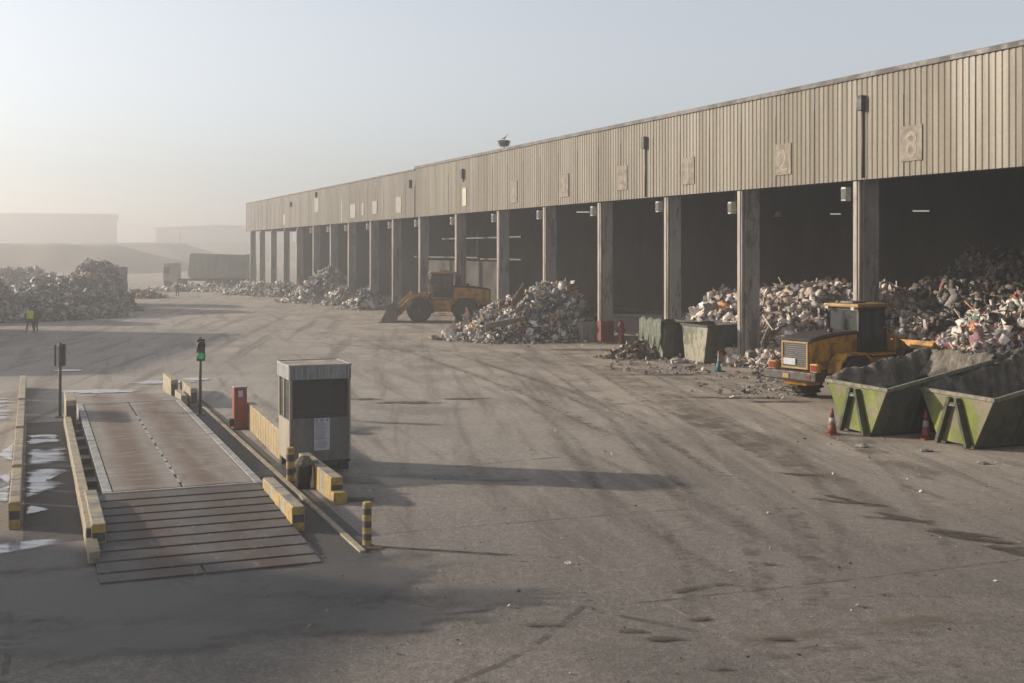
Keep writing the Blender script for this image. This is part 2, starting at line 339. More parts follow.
# ------------------------------------------------------------------ flat marks on the ground (each a sheet a few mm up)
def ribbon(name, pts, width, mat, z, label=None, fade=.35, kind='structure', wob=.0):
    """strip along world points; 'edge' fades it out at its sides and ends"""
    P = [Vector((p[0], p[1], 0)) for p in pts]; Q = []
    for i in range(len(P)-1):
        n = max(2, int((P[i+1]-P[i]).length/1.2))
        for k in range(n): Q.append(P[i].lerp(P[i+1], k/n))
    Q.append(P[-1])
    for _ in range(3): Q = [Q[0]]+[(Q[i-1]+Q[i]*2+Q[i+1])/4 for i in range(1, len(Q)-1)]+[Q[-1]]
    vs, fs, ed = [], [], []
    for i, p in enumerate(Q):
        d = (Q[min(i+1, len(Q)-1)]-Q[max(i-1, 0)]).normalized(); s = Vector((-d.y, d.x, 0))
        wd = width*(1+wob*math.sin(i*1.7+len(pts))); e = min(1, i/ max(1, fade*len(Q)*.5), (len(Q)-1-i)/max(1, fade*len(Q)*.5))
        for k, (t, ev) in enumerate(((-.5, 0), (-.2, 1), (.2, 1), (.5, 0))):
            vs.append((p.x+s.x*t*wd, p.y+s.y*t*wd, z)); ed.append(ev*e)
    for i in range(len(Q)-1):
        for k in range(3): fs.append((i*4+k, i*4+k+1, i*4+k+5, i*4+k+4))
    me = bpy.data.meshes.new(name); me.from_pydata(vs, [], fs); me.materials.append(mat)
    at = me.attributes.new('edge', 'FLOAT', 'POINT'); at.data.foreach_set('value', ed)
    o = bpy.data.objects.new(name, me); COL.objects.link(o); o['kind'] = kind; return o
def blot(name, cx, cy, rx, ry, ang, mat, z, seed=0, soft=.5, kind='structure', jag=.25):
    rng = random.Random(seed); n = 28; vs = [(cx, cy, z)]; ed = [1.0]; fs = []
    rad = [1+jag*(rng.random()-.5)*2 for _ in range(n)]
    for ring, e in ((1-soft, 1.0), (1.0, 0.0)):
        for i in range(n):
            t = 2*math.pi*i/n; x, y = rx*ring*rad[i]*math.cos(t), ry*ring*rad[i]*math.sin(t)
            vs.append((cx+x*math.cos(ang)-y*math.sin(ang), cy+x*math.sin(ang)+y*math.cos(ang), z)); ed.append(e)
    for i in range(n):
        j = (i+1) % n; fs += [(0, 1+i, 1+j), (1+i, 1+n+i, 1+n+j, 1+j)]
    me = bpy.data.meshes.new(name); me.from_pydata(vs, [], fs); me.materials.append(mat)
    at = me.attributes.new('edge', 'FLOAT', 'POINT'); at.data.foreach_set('value', ed)
    o = bpy.data.objects.new(name, me); COL.objects.link(o); o['kind'] = kind; return o
def poly_mark(name, pts, mat, z, kind='structure', soft=.35):
    me = bpy.data.meshes.new(name); n = len(pts); cx = sum(p[0] for p in pts)/n; cy = sum(p[1] for p in pts)/n
    inn = [(cx+(p[0]-cx)*.62, cy+(p[1]-cy)*.62) for p in pts]
    me.from_pydata([(p[0], p[1], z) for p in list(pts)+inn+[(cx, cy)]], [], [(i, (i+1) % n, n+(i+1) % n, n+i) for i in range(n)]+[(n+i, n+(i+1) % n, 2*n) for i in range(n)]); me.materials.append(mat)
    at = me.attributes.new('edge', 'FLOAT', 'POINT'); at.data.foreach_set('value', [soft]*n+[1.0]*(n+1))
    o = bpy.data.objects.new(name, me); COL.objects.link(o); o['kind'] = kind; return o

# ================================================================== SETTING: ground, far mounds
gb = MB()
xs = [-1450, -400, -100, -60, 60, 100, 400, 1450]; ys = [-250, -60, 0, 60, 120, 250, 600, 1450]
for y in ys:
    for x in xs: gb.v.append((x, y, 0))
for j in range(7):
    for i in range(7): gb.f.append([j*8+i, j*8+i+1, j*8+i+9, j*8+i+8]); gb.m.append(0)
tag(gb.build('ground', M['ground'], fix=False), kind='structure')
def nz(X, Y, sc, seed):
    r = np.random.RandomState(seed); o = np.zeros_like(X)
    for k in range(9):
        a = r.uniform(0, 6.28); f = sc*r.uniform(.6, 2.6); o += np.sin((X*np.cos(a)+Y*np.sin(a))*f+r.uniform(0, 6.28))/(1+.35*k)
    return o/4
def mound(name, x0, x1, y0, y1, hf, mat, n=(70, 30)):
    X, Y = np.meshgrid(np.linspace(x0, x1, n[0]), np.linspace(y0, y1, n[1])); Z = hf(X, Y)
    vs = np.stack([X.ravel(), Y.ravel(), Z.ravel()], 1); me = bpy.data.meshes.new(name)
    fs = [(j*n[0]+i, j*n[0]+i+1, (j+1)*n[0]+i+1, (j+1)*n[0]+i) for j in range(n[1]-1) for i in range(n[0]-1)]
    me.from_pydata(vs.tolist(), [], fs); me.materials.append(mat); me.polygons.foreach_set('use_smooth', [True]*len(fs))
    o = bpy.data.objects.new(name, me); COL.objects.link(o); o['kind'] = 'structure'; return o
def plat(X, Y, cx, cy, ax, ay, H, sx, sy):
    a = np.clip((ax-np.abs(X-cx))/sx, 0, 1); b = np.clip((ay-np.abs(Y-cy))/sy, 0, 1)
    return H*np.minimum(a, b)**.85
mound('earth_mound', -190, -80, 285, 375, lambda X, Y: np.maximum(plat(X, Y, -126, 328, 35, 36, 7.6, 22, 20)+.5*nz(X, Y, .2, 3)-.3, plat(X, Y, -155, 325, 28, 30, 5.4, 16, 16)-.1), M['mound'])
mound('earth_mound', -230, -90, 430, 510, lambda X, Y: plat(X, Y, -160, 470, 46, 34, 8.9, 18, 18)+.5*nz(X, Y, .15, 5)-.3, M['mound'])
mound('hill', -620, 460, 595, 720, lambda X, Y: plat(X, Y, -80, 660, 530, 50, 10.5, 60, 44)+.9*nz(X, Y, .03, 8)-.4, M['mound'], (120, 16))
# ================================================================== THE HALL
X0 = 35.9; AW = Vector((-.3859, .9225, 0)); TH = math.atan2(AW.y, AW.x)
hall = empty('transfer_hall', (X0, 0, 0), TH, 'very long open-fronted industrial hall with ribbed tan metal cladding above concrete columns', 'industrial hall')
def sP(px): return FP*X0/(px-10)/.9225    # metres along the hall front for a spot of the photograph
# local x: along the front (away), local y: out to the yard (left), z up
ZT, ZT2, ZB = 12.80, 12.68, 8.58
s_step = sP(418); s_end = sP(248.5); s0 = 26.0
# one ribbed sheet, 0.96 m wide, three ribs
def sheet(h, mat):
    b = MB(); prof = []
    for k in range(3):
        x = k*.32; prof += [(x, .0), (x+.16, .0), (x+.205, -.034), (x+.275, -.034)]
    prof.append((.96, 0.0))
    n = len(prof); b.v = [(x, y, 0) for x, y in prof]+[(x, y, h) for x, y in prof]
    b.f = [[i, i+1, i+1+n, i+n] for i in range(n-1)]; b.m = [0]*(n-1)
    return b.mesh('cladding_sheet', mat)
me_new, me_old = sheet(ZT-ZB, M['clad']), sheet(ZT2-ZB, M['clad_old'])
s = s0
while s < s_end-.5:
    o = bpy.data.objects.new('cladding_sheet', me_new if s < s_step-.5 else me_old); COL.objects.link(o); o.parent = hall
    o.location = (s, .30+(.012 if int(s) % 3 == 0 else 0), ZB); s += .96
    if s > s_step-.96 and s < s_step-.5: s = s_step-.48
send = s
MB().box(send, send+.06, -24, .32, ZB, ZT2).build('end_cladding', M['clad_old'], hall)
MB().box(s0, s_step, -.08, .37, ZT, ZT+.22).build('roof_cap', M['cap'], hall, .02)
MB().box(s_step+.003, send+.08, -.08, .37, ZT2, ZT2+.14).build('roof_cap', M['cap'], hall, .02)
MB().box(s0, send, .02, .22, ZB-.02, ZB+.30).build('bottom_beam', M['steel_dark'], hall)
MB().box(s0, send, -24, -.1, ZT2-.9, ZT2-.75).build('roof', M['roof'], hall)
MB().box(s_step-.09, s_step+.06, .2, .36, ZB+.05, ZB+2.7).build('expansion_gap', M['steel_dark'], hall)
s_part = sP(297)
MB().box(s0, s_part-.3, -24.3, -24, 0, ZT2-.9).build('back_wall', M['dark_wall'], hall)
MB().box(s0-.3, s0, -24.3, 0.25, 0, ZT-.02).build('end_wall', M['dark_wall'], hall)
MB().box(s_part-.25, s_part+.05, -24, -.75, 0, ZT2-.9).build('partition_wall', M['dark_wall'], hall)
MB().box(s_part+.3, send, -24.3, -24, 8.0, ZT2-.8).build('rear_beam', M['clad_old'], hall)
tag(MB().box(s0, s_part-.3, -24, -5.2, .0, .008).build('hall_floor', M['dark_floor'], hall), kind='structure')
MB().box(sP(800), sP(566), -5.35, -5.15, .0, .14).build('floor_kerb', M['post_light'], hall, .01)
# columns: measured left edges in the photograph
cols = [856, 740, 666, 599.4, 544.6, 498.5, 456.4, 420, 393.2, 371, 349, 331, 313.8, 297, 284, 271.4, 260, 250.8]
# a steel-reinforced I shape: flange in front, web recessed
cb = MB(); cb.box(-.24, .24, -.08, .02, 0, ZB+.35); cb.box(-.17, .17, -.56, -.083, 0, ZB+.35); cb.box(-.24, .24, -.64, -.563, 0, ZB+.35); cb.box(-.30, .30, -.70, .06, 0, .10)
cme = cb.mesh('column', M['column'])
post = MB().box(.0, .22, .03, .15, 0, ZB-.02).mesh('guide_post', M['post_light'])
pipe = MB().tube((-.13, .09, .3), (-.13, .09, ZB+.1), .07, n=10).mesh('downpipe', M['post_light'], True)
nC = len(cols)
ords = ['first', 'second', 'third', 'fourth', 'fifth', 'sixth', 'seventh', 'eighth', 'ninth', 'tenth', 'eleventh', 'twelfth', 'thirteenth']
lampb = None
for i, px in enumerate(cols):
    sc_ = sP(px)+.27*(-1)
    c = bpy.data.objects.new('column', cme); COL.objects.link(c); c.parent = hall; c.location = (sc_, 0, 0); c.scale = (1, 1.25 if i < 2 else 1.0, 1)
    for me_, nm in ((post, 'guide_post'), (pipe, 'downpipe')):
        p = bpy.data.objects.new(nm, me_); COL.objects.link(p); p.parent = c
        if i > 12: p.scale = (1, 1, .96)
# red painted foot of one column
MB().box(-.26, .26, -.72, .16, .1, 1.35).build('red_foot', M['red_dark'], hall, .01, loc=(sP(599.4)-.27, 0, 0))
# rear columns of the open end
for px in cols[13:]:
    c = bpy.data.objects.new('rear_column', cme); COL.objects.link(c); c.parent = hall; c.location = (sP(px)-.27, -23.2, 0); c.scale = (1, 1, .96)
# inner columns seen dimly
for px in (856,):
    c = bpy.data.objects.new('inner_column', cme); COL.objects.link(c); c.parent = hall; c.location = (sP(px)+3, -18, 0)
# wall rails seen in the middle bays
for a, b_, z, y in ((393, 456, 5.0, -2.0), (420, 498, 6.6, -2.0), (456, 498, 4.9, -2.0)):
    MB().box(sP(b_)+.3, sP(a)-.3, y-.06, y+.06, z, z+.12).build('wall_rail', M['steel_dark'], hall)
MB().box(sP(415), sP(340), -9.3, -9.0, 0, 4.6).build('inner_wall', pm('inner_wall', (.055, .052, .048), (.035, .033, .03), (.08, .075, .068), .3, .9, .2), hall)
# number plates with faded numerals on the cladding
def text_mesh(txt, size, ext, mat, name='numeral'):
    cu = bpy.data.curves.new(name, 'FONT'); cu.body = txt; cu.size = size; cu.extrude = ext; cu.align_x = 'CENTER'; cu.offset = .012*size
    t = bpy.data.objects.new(name, cu); COL.objects.link(t)
    me = bpy.data.meshes.new_from_object(t.evaluated_get(bpy.context.evaluated_depsgraph_get()))
    bpy.data.objects.remove(t); me.name = name; me.materials.clear(); me.materials.append(mat); return me
for px, yt, yb, txt in ((918, 125.5, 161, '8'), (789, 144, 175, '2'), (693.5, 157.5, 184.5, '1'), (627, 166, 190, None), (569, 174, 197, None), (518, 181, 203, None)):
    sY = sP(px)*.9225; zt = HC+(HR-yt)/FP*sY; zb = HC+(HR-yb)/FP*sY; wd = 1.22
    pl = MB().box(-wd/2, wd/2, 0, .03, zb, zt).build('number_plate', M['plate'], hall, loc=(sP(px), .315, 0))
    if txt:
        n_ = bpy.data.objects.new('numeral', text_mesh(txt, 1.42, .004, M['numeral'])); COL.objects.link(n_); n_.parent = pl
        n_.location = (0, .036, zb+.16); n_.rotation_euler = (math.radians(90), 0, math.radians(180))
    else:
        MB().box(-.3, .3, .031, .036, zb+.35, zb+.45).box(-.22, -.12, .031, .036, zb+.45, zb+1.3).build('faded_mark', M['plate'], pl)
# rainwater hoppers with thin pipes
for px, yt, yb, yp in ((651, 137, 149, 197), (869.5, 96, 111, 178), (467.5, 169, 179, 182), (414.5, 180, 188, 0), (319.5, 192, 198, 0), (294, 202, 207, 0)):
    sY = sP(px)*.9225; zt = HC+(HR-yt)/FP*sY; zb = HC+(HR-yb)/FP*sY
    h = MB().box(-.16, .16, 0, .26, zb, zt).build('rainwater_hopper', M['steel_dark'], hall, .02, loc=(sP(px), .30, 0))
    if yp: MB().tube((0, .06, HC+(HR-yp)/FP*sY), (0, .06, zb), .055, n=8).build('drain_pipe', M['cap'], h, smooth=True)
MB().box(-.42, .42, 0, .05, HC+(HR-206)/FP*sP(468)*.9225, HC+(HR-188)/FP*sP(468)*.9225).build('cream_panel', M['cream'], hall, loc=(sP(468.5), .31, 0))
for px, y0_, y1_, wd in ((319.5, 197, 212, 1.9), (287, 214, 225, 1.5), (356, 204, 218, 2.0), (345, 201, 222, .5), (378, 201, 214, 1.5), (402, 197, 213, 1.6), (366, 203, 215, .8)):
    sY = sP(px)*.9225
    MB().box(-wd/2, wd/2, 0, .03, HC+(HR-y1_)/FP*sY, HC+(HR-y0_)/FP*sY).build('pale_patch', M['clad_pale'], hall, loc=(sP(px), .315, 0))
# box floodlights beside the column heads (each could be unscrewed: things of their own)
fl0 = empty('floodlight', (0, 0, 0), TH)
MB().box(-.16, .16, -.14, .16, -.32, .28).build('housing', M['lampwhite'], fl0, .03)
MB().box(-.03, .03, -.5, -.14, .02, .10).build('bracket', M['steel_grey'], fl0)
MB().box(-.13, .13, .163, .175, -.25, .2).build('lens', M['glass'], fl0)
first = True; k = 0
for i, px in enumerate(cols[:13]):
    if i == 1: zz, dx = 7.75, 9
    else: zz, dx = 8.05, 9
    sp_ = sP(px)+.42
    o = fl0 if first else copy_tree(fl0); first = False
    p = Vector((X0, 0, 0))+AW*sp_+Vector((-.9225, -.3859, 0))*.18; o.location = (p.x, p.y, zz)
    tag(o, f'pale box floodlight at the head of the {ords[i]} column from the right' if i else 'pale box floodlight at the head of the rightmost column, above the wheel loader', 'floodlight', 'box floodlights along the hall front')
# strip lamps hanging inside
def hallpt(px, depth):                        # point on a sight line, 'depth' metres behind the front
    # front line: X = X0 - .4183 Y ; depth along inward normal (.9225,.3859)
    k_ = (px-512)/FP; Y = (X0+depth/.9225)/(k_+.4183); return (k_*Y, Y)
for px, py, ln, lab in ((835.5, 214.5, .55, 'lit strip lamp hanging in the dark bay behind the number 2'), (921, 211.5, .8, 'lit strip lamp hanging in the dark rightmost bay'), (583, 212.5, .8, 'strip lamp glowing beside the fourth column from the right')):
    x, y = hallpt(px, 9 if px > 600 else .6); z = HC+(HR-py)/FP*y
    r = empty('strip_lamp', (x, y, z), 0, lab, 'lamp', 'strip lamps in the hall')
    MB().box(-ln/2, ln/2, -.05, .05, 0, .05).build('tube', M['tube_lit'], r)
    MB().box(-ln/2-.05, ln/2+.05, -.08, .08, .053, .12).build('housing', M['steel_grey'], r)
    MB().tube((0, 0, .12), (0, 0, ZT2-.9-z), .012, n=6).build('hanger', M['steel_dark'], r)
for px, py in ((779, 216.5), (735.5, 212.5)):
    x, y = hallpt(px, 8 if px > 770 else .3); z = HC+(HR-py)/FP*y
    r = empty('bell_lamp', (x, y, z), 0, 'unlit bell lamp hanging in the bay left of the rightmost column' if px > 770 else 'small bell lamp left of the second column from the right', 'lamp', 'bell lamps')
    MB().lathe([(.04, .35), (.10, .30), (.30, .02), (.32, 0)], 16).build('shade', M['lampwhite'], r, smooth=True)
    MB().tube((0, 0, .35), (0, 0, ZT2-.9-z), .015, n=6).build('hanger', M['steel_dark'], r)
# ------------------------------------------------------------------ nest and bird on the parapet
yN = sP(500)*.9225; nx = (500-512)/FP*yN
nest = empty('bird_nest', (nx+.3, yN+.1, ZT+.2), 0, 'round twig nest on a short post on the roof edge', 'nest')
MB().tube((0, 0, 0), (0, 0, .32), .05, n=8).build('post', M['steel_dark'], nest)
tb = MB(); rn = random.Random(4)
for k in range(420):
    a = rn.uniform(0, 6.28); zz = rn.uniform(0, 1); r = (.17+.26*zz**.6)*rn.uniform(.6, 1.05); h = .28+.42*zz
    c = Vector((r*math.cos(a), r*math.sin(a), h)); d = Vector((-math.sin(a)+rn.uniform(-.6, .6), math.cos(a)+rn.uniform(-.6, .6), rn.uniform(-.25, .25))).normalized()*rn.uniform(.1, .26)
    tb.bar(c-d, c+d, .014, .014)
tb.lathe([(.05, .28), (.17, .32), (.33, .48), (.40, .66), (.2, .64)], 14)
tag(tb.build('twigs', M['stick'], nest), kind='stuff')
def skin(name, pts, edges, mats, parent=None, sub=1, root=0):
    me = bpy.data.meshes.new(name); me.from_pydata([p[:3] for p in pts], edges, []); o = bpy.data.objects.new(name, me); COL.objects.link(o); o.parent = parent
    md = o.modifiers.new('skin', 'SKIN')
    if not me.skin_vertices: me.attributes.new
    lay = me.skin_vertices[0].data if me.skin_vertices else None
    if lay is None:
        bpy.context.view_layer.objects.active = o; lay = me.skin_vertices[0].data
    for i, p in enumerate(pts):
        r = p[3] if isinstance(p[3], tuple) else (p[3], p[3]); lay[i].radius = r; lay[i].use_root = (i == root)
    md.use_smooth_shade = True
    if sub: s_ = o.modifiers.new('sub', 'SUBSURF'); s_.levels = sub; s_.render_levels = sub
    me.materials.append(mats); return o
bird = skin('stork', [(0, 0, .22, .05), (.09, 0, .26, .07), (-.10, 0, .20, .03), (-.2, 0, .15, .012), (.15, 0, .34, .028), (.15, 0, .42, .022), (.19, 0, .46, .030), (.24, 0, .45, .012), (.36, 0, .42, .005), (.0, .03, .1, .011), (.0, .03, -.02, .009), (.0, -.03, .1, .011), (.0, -.03, -.02, .009)],
            [(0, 1), (0, 2), (2, 3), (1, 4), (4, 5), (5, 6), (6, 7), (7, 8), (0, 9), (9, 10), (0, 11), (11, 12)], M['feather'])
bird.location = (nx+.3, yN+.1, ZT+.2+.66); tag(bird, 'small dark bird standing on the roof edge nest', 'bird')

# ================================================================== WASTE HEAPS
def ico():
    t = (1+5**.5)/2; v = np.array([(-1, t, 0), (1, t, 0), (-1, -t, 0), (1, -t, 0), (0, -1, t), (0, 1, t), (0, -1, -t), (0, 1, -t), (t, 0, -1), (t, 0, 1), (-t, 0, -1), (-t, 0, 1)], float)
    v /= np.linalg.norm(v[0]); f = [(0, 11, 5), (0, 5, 1), (0, 1, 7), (0, 7, 10), (0, 10, 11), (1, 5, 9), (5, 11, 4), (11, 10, 2), (10, 7, 6), (7, 1, 8), (3, 9, 4), (3, 4, 2), (3, 2, 6), (3, 6, 8), (3, 8, 9), (4, 9, 5), (2, 4, 11), (6, 2, 10), (8, 6, 7), (9, 8, 1)]
    return v, f
RS = np.random.RandomState(11)
def ico2():
    v, f = ico(); v = [tuple(x) for x in v]; cache = {}; nf = []
    def mid(a, b):
        k_ = (min(a, b), max(a, b))
        if k_ not in cache:
            p = np.array(v[a])+np.array(v[b]); v.append(tuple(p/np.linalg.norm(p))); cache[k_] = len(v)-1
        return cache[k_]
    for a, b, c in f:
        x, y, z = mid(a, b), mid(b, c), mid(c, a); nf += [(a, x, z), (b, y, x), (c, z, y), (x, y, z)]
    return np.array(v), nf
TPL = []
for k in range(5):                           # crumpled bags
    v, f = ico2(); v = v*(1+RS.uniform(-.42, .30, (len(v), 1))); TPL.append((v*.5, np.array(f), 2.0, 1))
for k in range(5):                           # small lumps
    v, f = ico(); v = v*(1+RS.uniform(-.45, .35, (12, 1))); TPL.append((v*.5, np.array(f), 1.5, 0))
for k in range(5):                           # folded sheets, films, cardboard
    wv = RS.uniform(.55, 1.0); g = np.array([(x, y*wv, RS.uniform(-.24, .24)) for y in (-.5, -.17, .17, .5) for x in (-.5, -.17, .17, .5)])+RS.uniform(-.10, .10, (16, 3))
    f = []
    for j in range(3):
        for i in range(3): a = j*4+i; f += [(a, a+1, a+5), (a, a+5, a+4)]
    TPL.append((g*1.15, np.array(f), 1.0, 2))
bx = np.array([(x, y, z) for z in (-.5, .5) for y in (-.5, .5) for x in (-.5, .5)], float)
bf = np.array([(0, 2, 3), (0, 3, 1), (4, 5, 7), (4, 7, 6), (0, 1, 5), (0, 5, 4), (1, 3, 7), (1, 7, 5), (3, 2, 6), (3, 6, 7), (2, 0, 4), (2, 4, 6)])
TPL.append((bx*np.array([1.2, .8, .35]), bf, 1, 3)); TPL.append((bx*np.array([2.6, .12, .10]), bf, 1, 3)); TPL.append((bx*np.array([1.5, .35, .06]), bf, 1, 3))
PALS = {
 'mixed': [(.42, .40, .37, 8), (.60, .58, .55, 4.5), (.24, .22, .20, 9), (.12, .11, .105, 9), (.055, .052, .05, 7), (.30, .23, .16, 6), (.20, .14, .09, 5), (.16, .20, .27, 1.8), (.36, .10, .06, .8), (.50, .28, .08, .8), (.10, .22, .14, .9), (.13, .27, .32, .8), (.52, .45, .18, .5), (.45, .30, .30, 1)],
 'grey': [(.36, .35, .33, 9), (.50, .49, .47, 4), (.22, .21, .20, 9), (.12, .115, .11, 7), (.26, .21, .16, 5), (.16, .20, .26, 1.6), (.30, .12, .09, .4), (.09, .085, .08, 5)],
 'white': [(.52, .50, .47, 9), (.66, .64, .60, 6), (.36, .34, .31, 8), (.22, .20, .18, 6), (.28, .23, .18, 4), (.10, .10, .10, 3)],
 'bags': [(.48, .43, .38, 9), (.60, .55, .50, 7), (.36, .30, .25, 8), (.22, .18, .155, 7), (.12, .10, .09, 5), (.50, .24, .08, .8), (.42, .36, .37, 4), (.15, .17, .23, 1)],
 'colour': [(.50, .47, .44, 9), (.66, .63, .60, 6), (.26, .22, .18, 6), (.10, .09, .085, 5), (.46, .19, .07, 1.9), (.34, .09, .07, 1.1), (.12, .16, .29, 1.5), (.40, .22, .24, .8), (.13, .24, .19, .9), (.48, .38, .16, .8)],
 'brown': [(.24, .19, .14, 9), (.16, .12, .09, 9), (.34, .29, .23, 5), (.09, .075, .06, 6), (.48, .46, .43, 1.5)]}
def rotm(n, r, tilt=1.0):
    q = r.normal(size=(n, 4)); q /= np.linalg.norm(q, axis=1)[:, None]; w_, x, y, z = q.T
    return np.stack([np.stack([1-2*(y*y+z*z), 2*(x*y-z*w_), 2*(x*z+y*w_)], 1), np.stack([2*(x*y+z*w_), 1-2*(x*x+z*z), 2*(y*z-x*w_)], 1), np.stack([2*(x*z-y*w_), 2*(y*z+x*w_), 1-2*(x*x+y*y)], 1)], 1)
def trash_mat():
    m, t, b = nodes('waste'); q = NT(t)
    at = q.n('ShaderNodeAttribute'); at.attribute_name = 'tint'; c = q.coord((1, 1, 1), False)
    col = q.mix(.55, at.outputs['Color'], q.mix(q.noise(c, 5, 5, .75, .32, .66), (.35, .31, .27), (1.1, 1.08, 1.05)), 'MULTIPLY')
    q.l(col, b.inputs['Base Color']); b.inputs['Roughness'].default_value = .62
    bp = q.n('ShaderNodeBump'); bp.inputs['Strength'].default_value = .5; bp.inputs['Distance'].default_value = .05
    q.l(q.noise(c, 9, 4, .7, .2, .8), bp.inputs['Height']); q.l(bp.outputs[0], b.inputs['Normal']); return m
M['waste'] = trash_mat()
def heap_h(parts, seed):
    """parts: (cx, cy, H, [radii E,NE,N,NW,W,SW,S,SE], flat)"""
    def hf(X, Y):
        o = np.zeros_like(X)
        for cx, cy, H, R, flat in parts:
            dx, dy = X-cx, Y-cy; r = np.hypot(dx, dy); th = (np.arctan2(dy, dx)/(2*np.pi)*8) % 8
            R = np.array(R, float); i0 = np.floor(th).astype(int) % 8; f = th-np.floor(th); f = f*f*(3-2*f)
            Rr = R[i0]*(1-f)+R[(i0+1) % 8]*f; rr = r/Rr*(1+.10*nz(X, Y, 1.0, seed+5))
            t = np.clip((1-rr)/(1-flat), 0, 1.0); hh = H*(t-.12*np.sin(np.pi*t)*0)**.92
            o = np.maximum(o, hh)
        n = nz(X, Y, 1.1, seed)*.34+nz(X, Y, 3.2, seed+1)*.14
        return np.where(o > .02, np.maximum(o+n*np.clip(o*1.2, 0, 1)*1.3, .0), 0)
    return hf
def heap(name, label, cat, parts, n, smin, smax, pal, seed, weights=(.45, .8, 2.2, .8), under=(.10, .085, .07), litter=0.06, group=None, step=.35, gain=1.15):
    r = np.random.RandomState(seed); hf = heap_h(parts, seed)
    x0 = min(p[0]-max(p[3]) for p in parts); x1 = max(p[0]+max(p[3]) for p in parts)
    y0 = min(p[1]-max(p[3]) for p in parts); y1 = max(p[1]+max(p[3]) for p in parts)
    nx_, ny_ = int((x1-x0)/step)+2, int((y1-y0)/step)+2
    X, Y = np.meshgrid(np.linspace(x0, x1, nx_), np.linspace(y0, y1, ny_)); Z = hf(X, Y)-.12; V = [np.stack([X.ravel(), Y.ravel(), Z.ravel()], 1)]
    I, J = np.meshgrid(np.arange(nx_-1), np.arange(ny_-1)); a = (J*nx_+I).ravel(); zz = Z.ravel()
    keep = (zz[a] > 0) | (zz[a+1] > 0) | (zz[a+nx_] > 0) | (zz[a+nx_+1] > 0); a = a[keep]
    F = [np.concatenate([np.stack([a, a+1, a+nx_+1], 1), np.stack([a, a+nx_+1, a+nx_], 1)])]; C = [np.tile(np.array([*under, 1]), (len(V[0]), 1))]; off = len(V[0])
    # pick spots on the heap, a few strewn round its foot
    px = r.uniform(x0-1.2, x1+1.2, n*6); py = r.uniform(y0-1.2, y1+1.2, n*6); ph = hf(px, py)
    on = np.where(ph > .04)[0][:n]; e = 1.1; foot = np.where((ph <= .04) & (np.maximum.reduce([hf(px+e, py), hf(px-e, py), hf(px, py+e), hf(px, py-e)]) > .05))[0][:int(n*litter)]
    idx = np.concatenate([on, foot]); N = len(idx); P = np.stack([px[idx], py[idx], ph[idx]], 1)
    sz = smin*(smax/smin)**(r.uniform(0, 1, N)**1.9); sz[len(on):] *= .55; sz[r.uniform(0, 1, N) < .01] *= 1.35
    P[:, 2] += sz*r.uniform(-.15, .35, N); P[len(on):, 2] = sz[len(on):]*.2
    kinds = np.array([t[3] for t in TPL]); pr = np.array([weights[[1, 0, 2, 3].index(k_)] if False else weights[k_] for k_ in kinds], float); pr /= pr.sum()
    tp = r.choice(len(TPL), N, p=pr); big = sz > smin+(smax-smin)*.30
    tp = np.where((~big) & (kinds[tp] == 1), 5+r.randint(0, 5, N), tp)
    PA = np.array(PALS[pal]); pc = PA[r.choice(len(PA), N, p=PA[:, 3]/PA[:, 3].sum()), :3]*r.uniform(.72, 1.15, (N, 1))
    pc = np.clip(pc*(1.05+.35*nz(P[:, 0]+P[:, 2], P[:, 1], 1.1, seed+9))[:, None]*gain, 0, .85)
    for k_ in range(len(TPL)):
        sel = np.where(tp == k_)[0]
        if not len(sel): continue
        v, f = TPL[k_][0], TPL[k_][1]; R = rotm(len(sel), r); ns = np.exp(r.normal(0, .38, (len(sel), 3)))
        vv = np.einsum('nij,nkj->nki', R, v[None]*ns[:, None, :]*sz[sel][:, None, None])+P[sel][:, None, :]
        vv[..., 2] = np.maximum(vv[..., 2], .004)
        F.append((f[None]+(off+np.arange(len(sel))*len(v))[:, None, None]).reshape(-1, 3)); V.append(vv.reshape(-1, 3)); off += len(sel)*len(v)
        cc = np.concatenate([pc[sel], np.ones((len(sel), 1))], 1); C.append(np.repeat(cc, len(v), 0))
    V = np.concatenate(V); F = np.concatenate(F).astype(np.int32); C = np.concatenate(C)
    me = bpy.data.meshes.new(name); me.vertices.add(len(V)); me.vertices.foreach_set('co', V.astype(np.float32).ravel())
    me.loops.add(len(F)*3); me.loops.foreach_set('vertex_index', F.ravel()); me.polygons.add(len(F))
    me.polygons.foreach_set('loop_start', np.arange(0, len(F)*3, 3, dtype=np.int32)); me.polygons.foreach_set('loop_total', np.full(len(F), 3, np.int32))
    me.update(calc_edges=True); at = me.attributes.new('tint', 'FLOAT_COLOR', 'POINT'); at.data.foreach_set('color', C.astype(np.float32).ravel())
    me.materials.append(M['waste']); o = bpy.data.objects.new(name, me); COL.objects.link(o)
    return tag(o, label, cat, group, 'stuff')
heap('waste_heap', 'grey mixed waste heap with planks and a blue patch in front of the columns', 'waste heap',
     [(2.2, 77.3, 3.3, [2.9, 3.2, 4, 5, 6.6, 5.6, 3.9, 3.2], .08), (3.3, 77.6, 3.2, [2.1, 3, 3, 3, 3, 3, 3.5, 2.8], .25)], 22000, .06, .46, 'mixed', 21, gain=1.55)
heap('waste_heap', 'pale bagged waste heap behind the old green containers and the wheel loader', 'waste heap',
     [(17, 63.5, 3.35, [7, 7, 8, 8, 8.2, 8, 7.5, 9], .42), (11.6, 64.5, 2.9, [5, 5, 4, 4, 3.2, 3.4, 4.0, 5], .25)], 30000, .08, .52, 'bags', 22, gain=1.3, weights=(.5, 1.3, 1.8, .5))
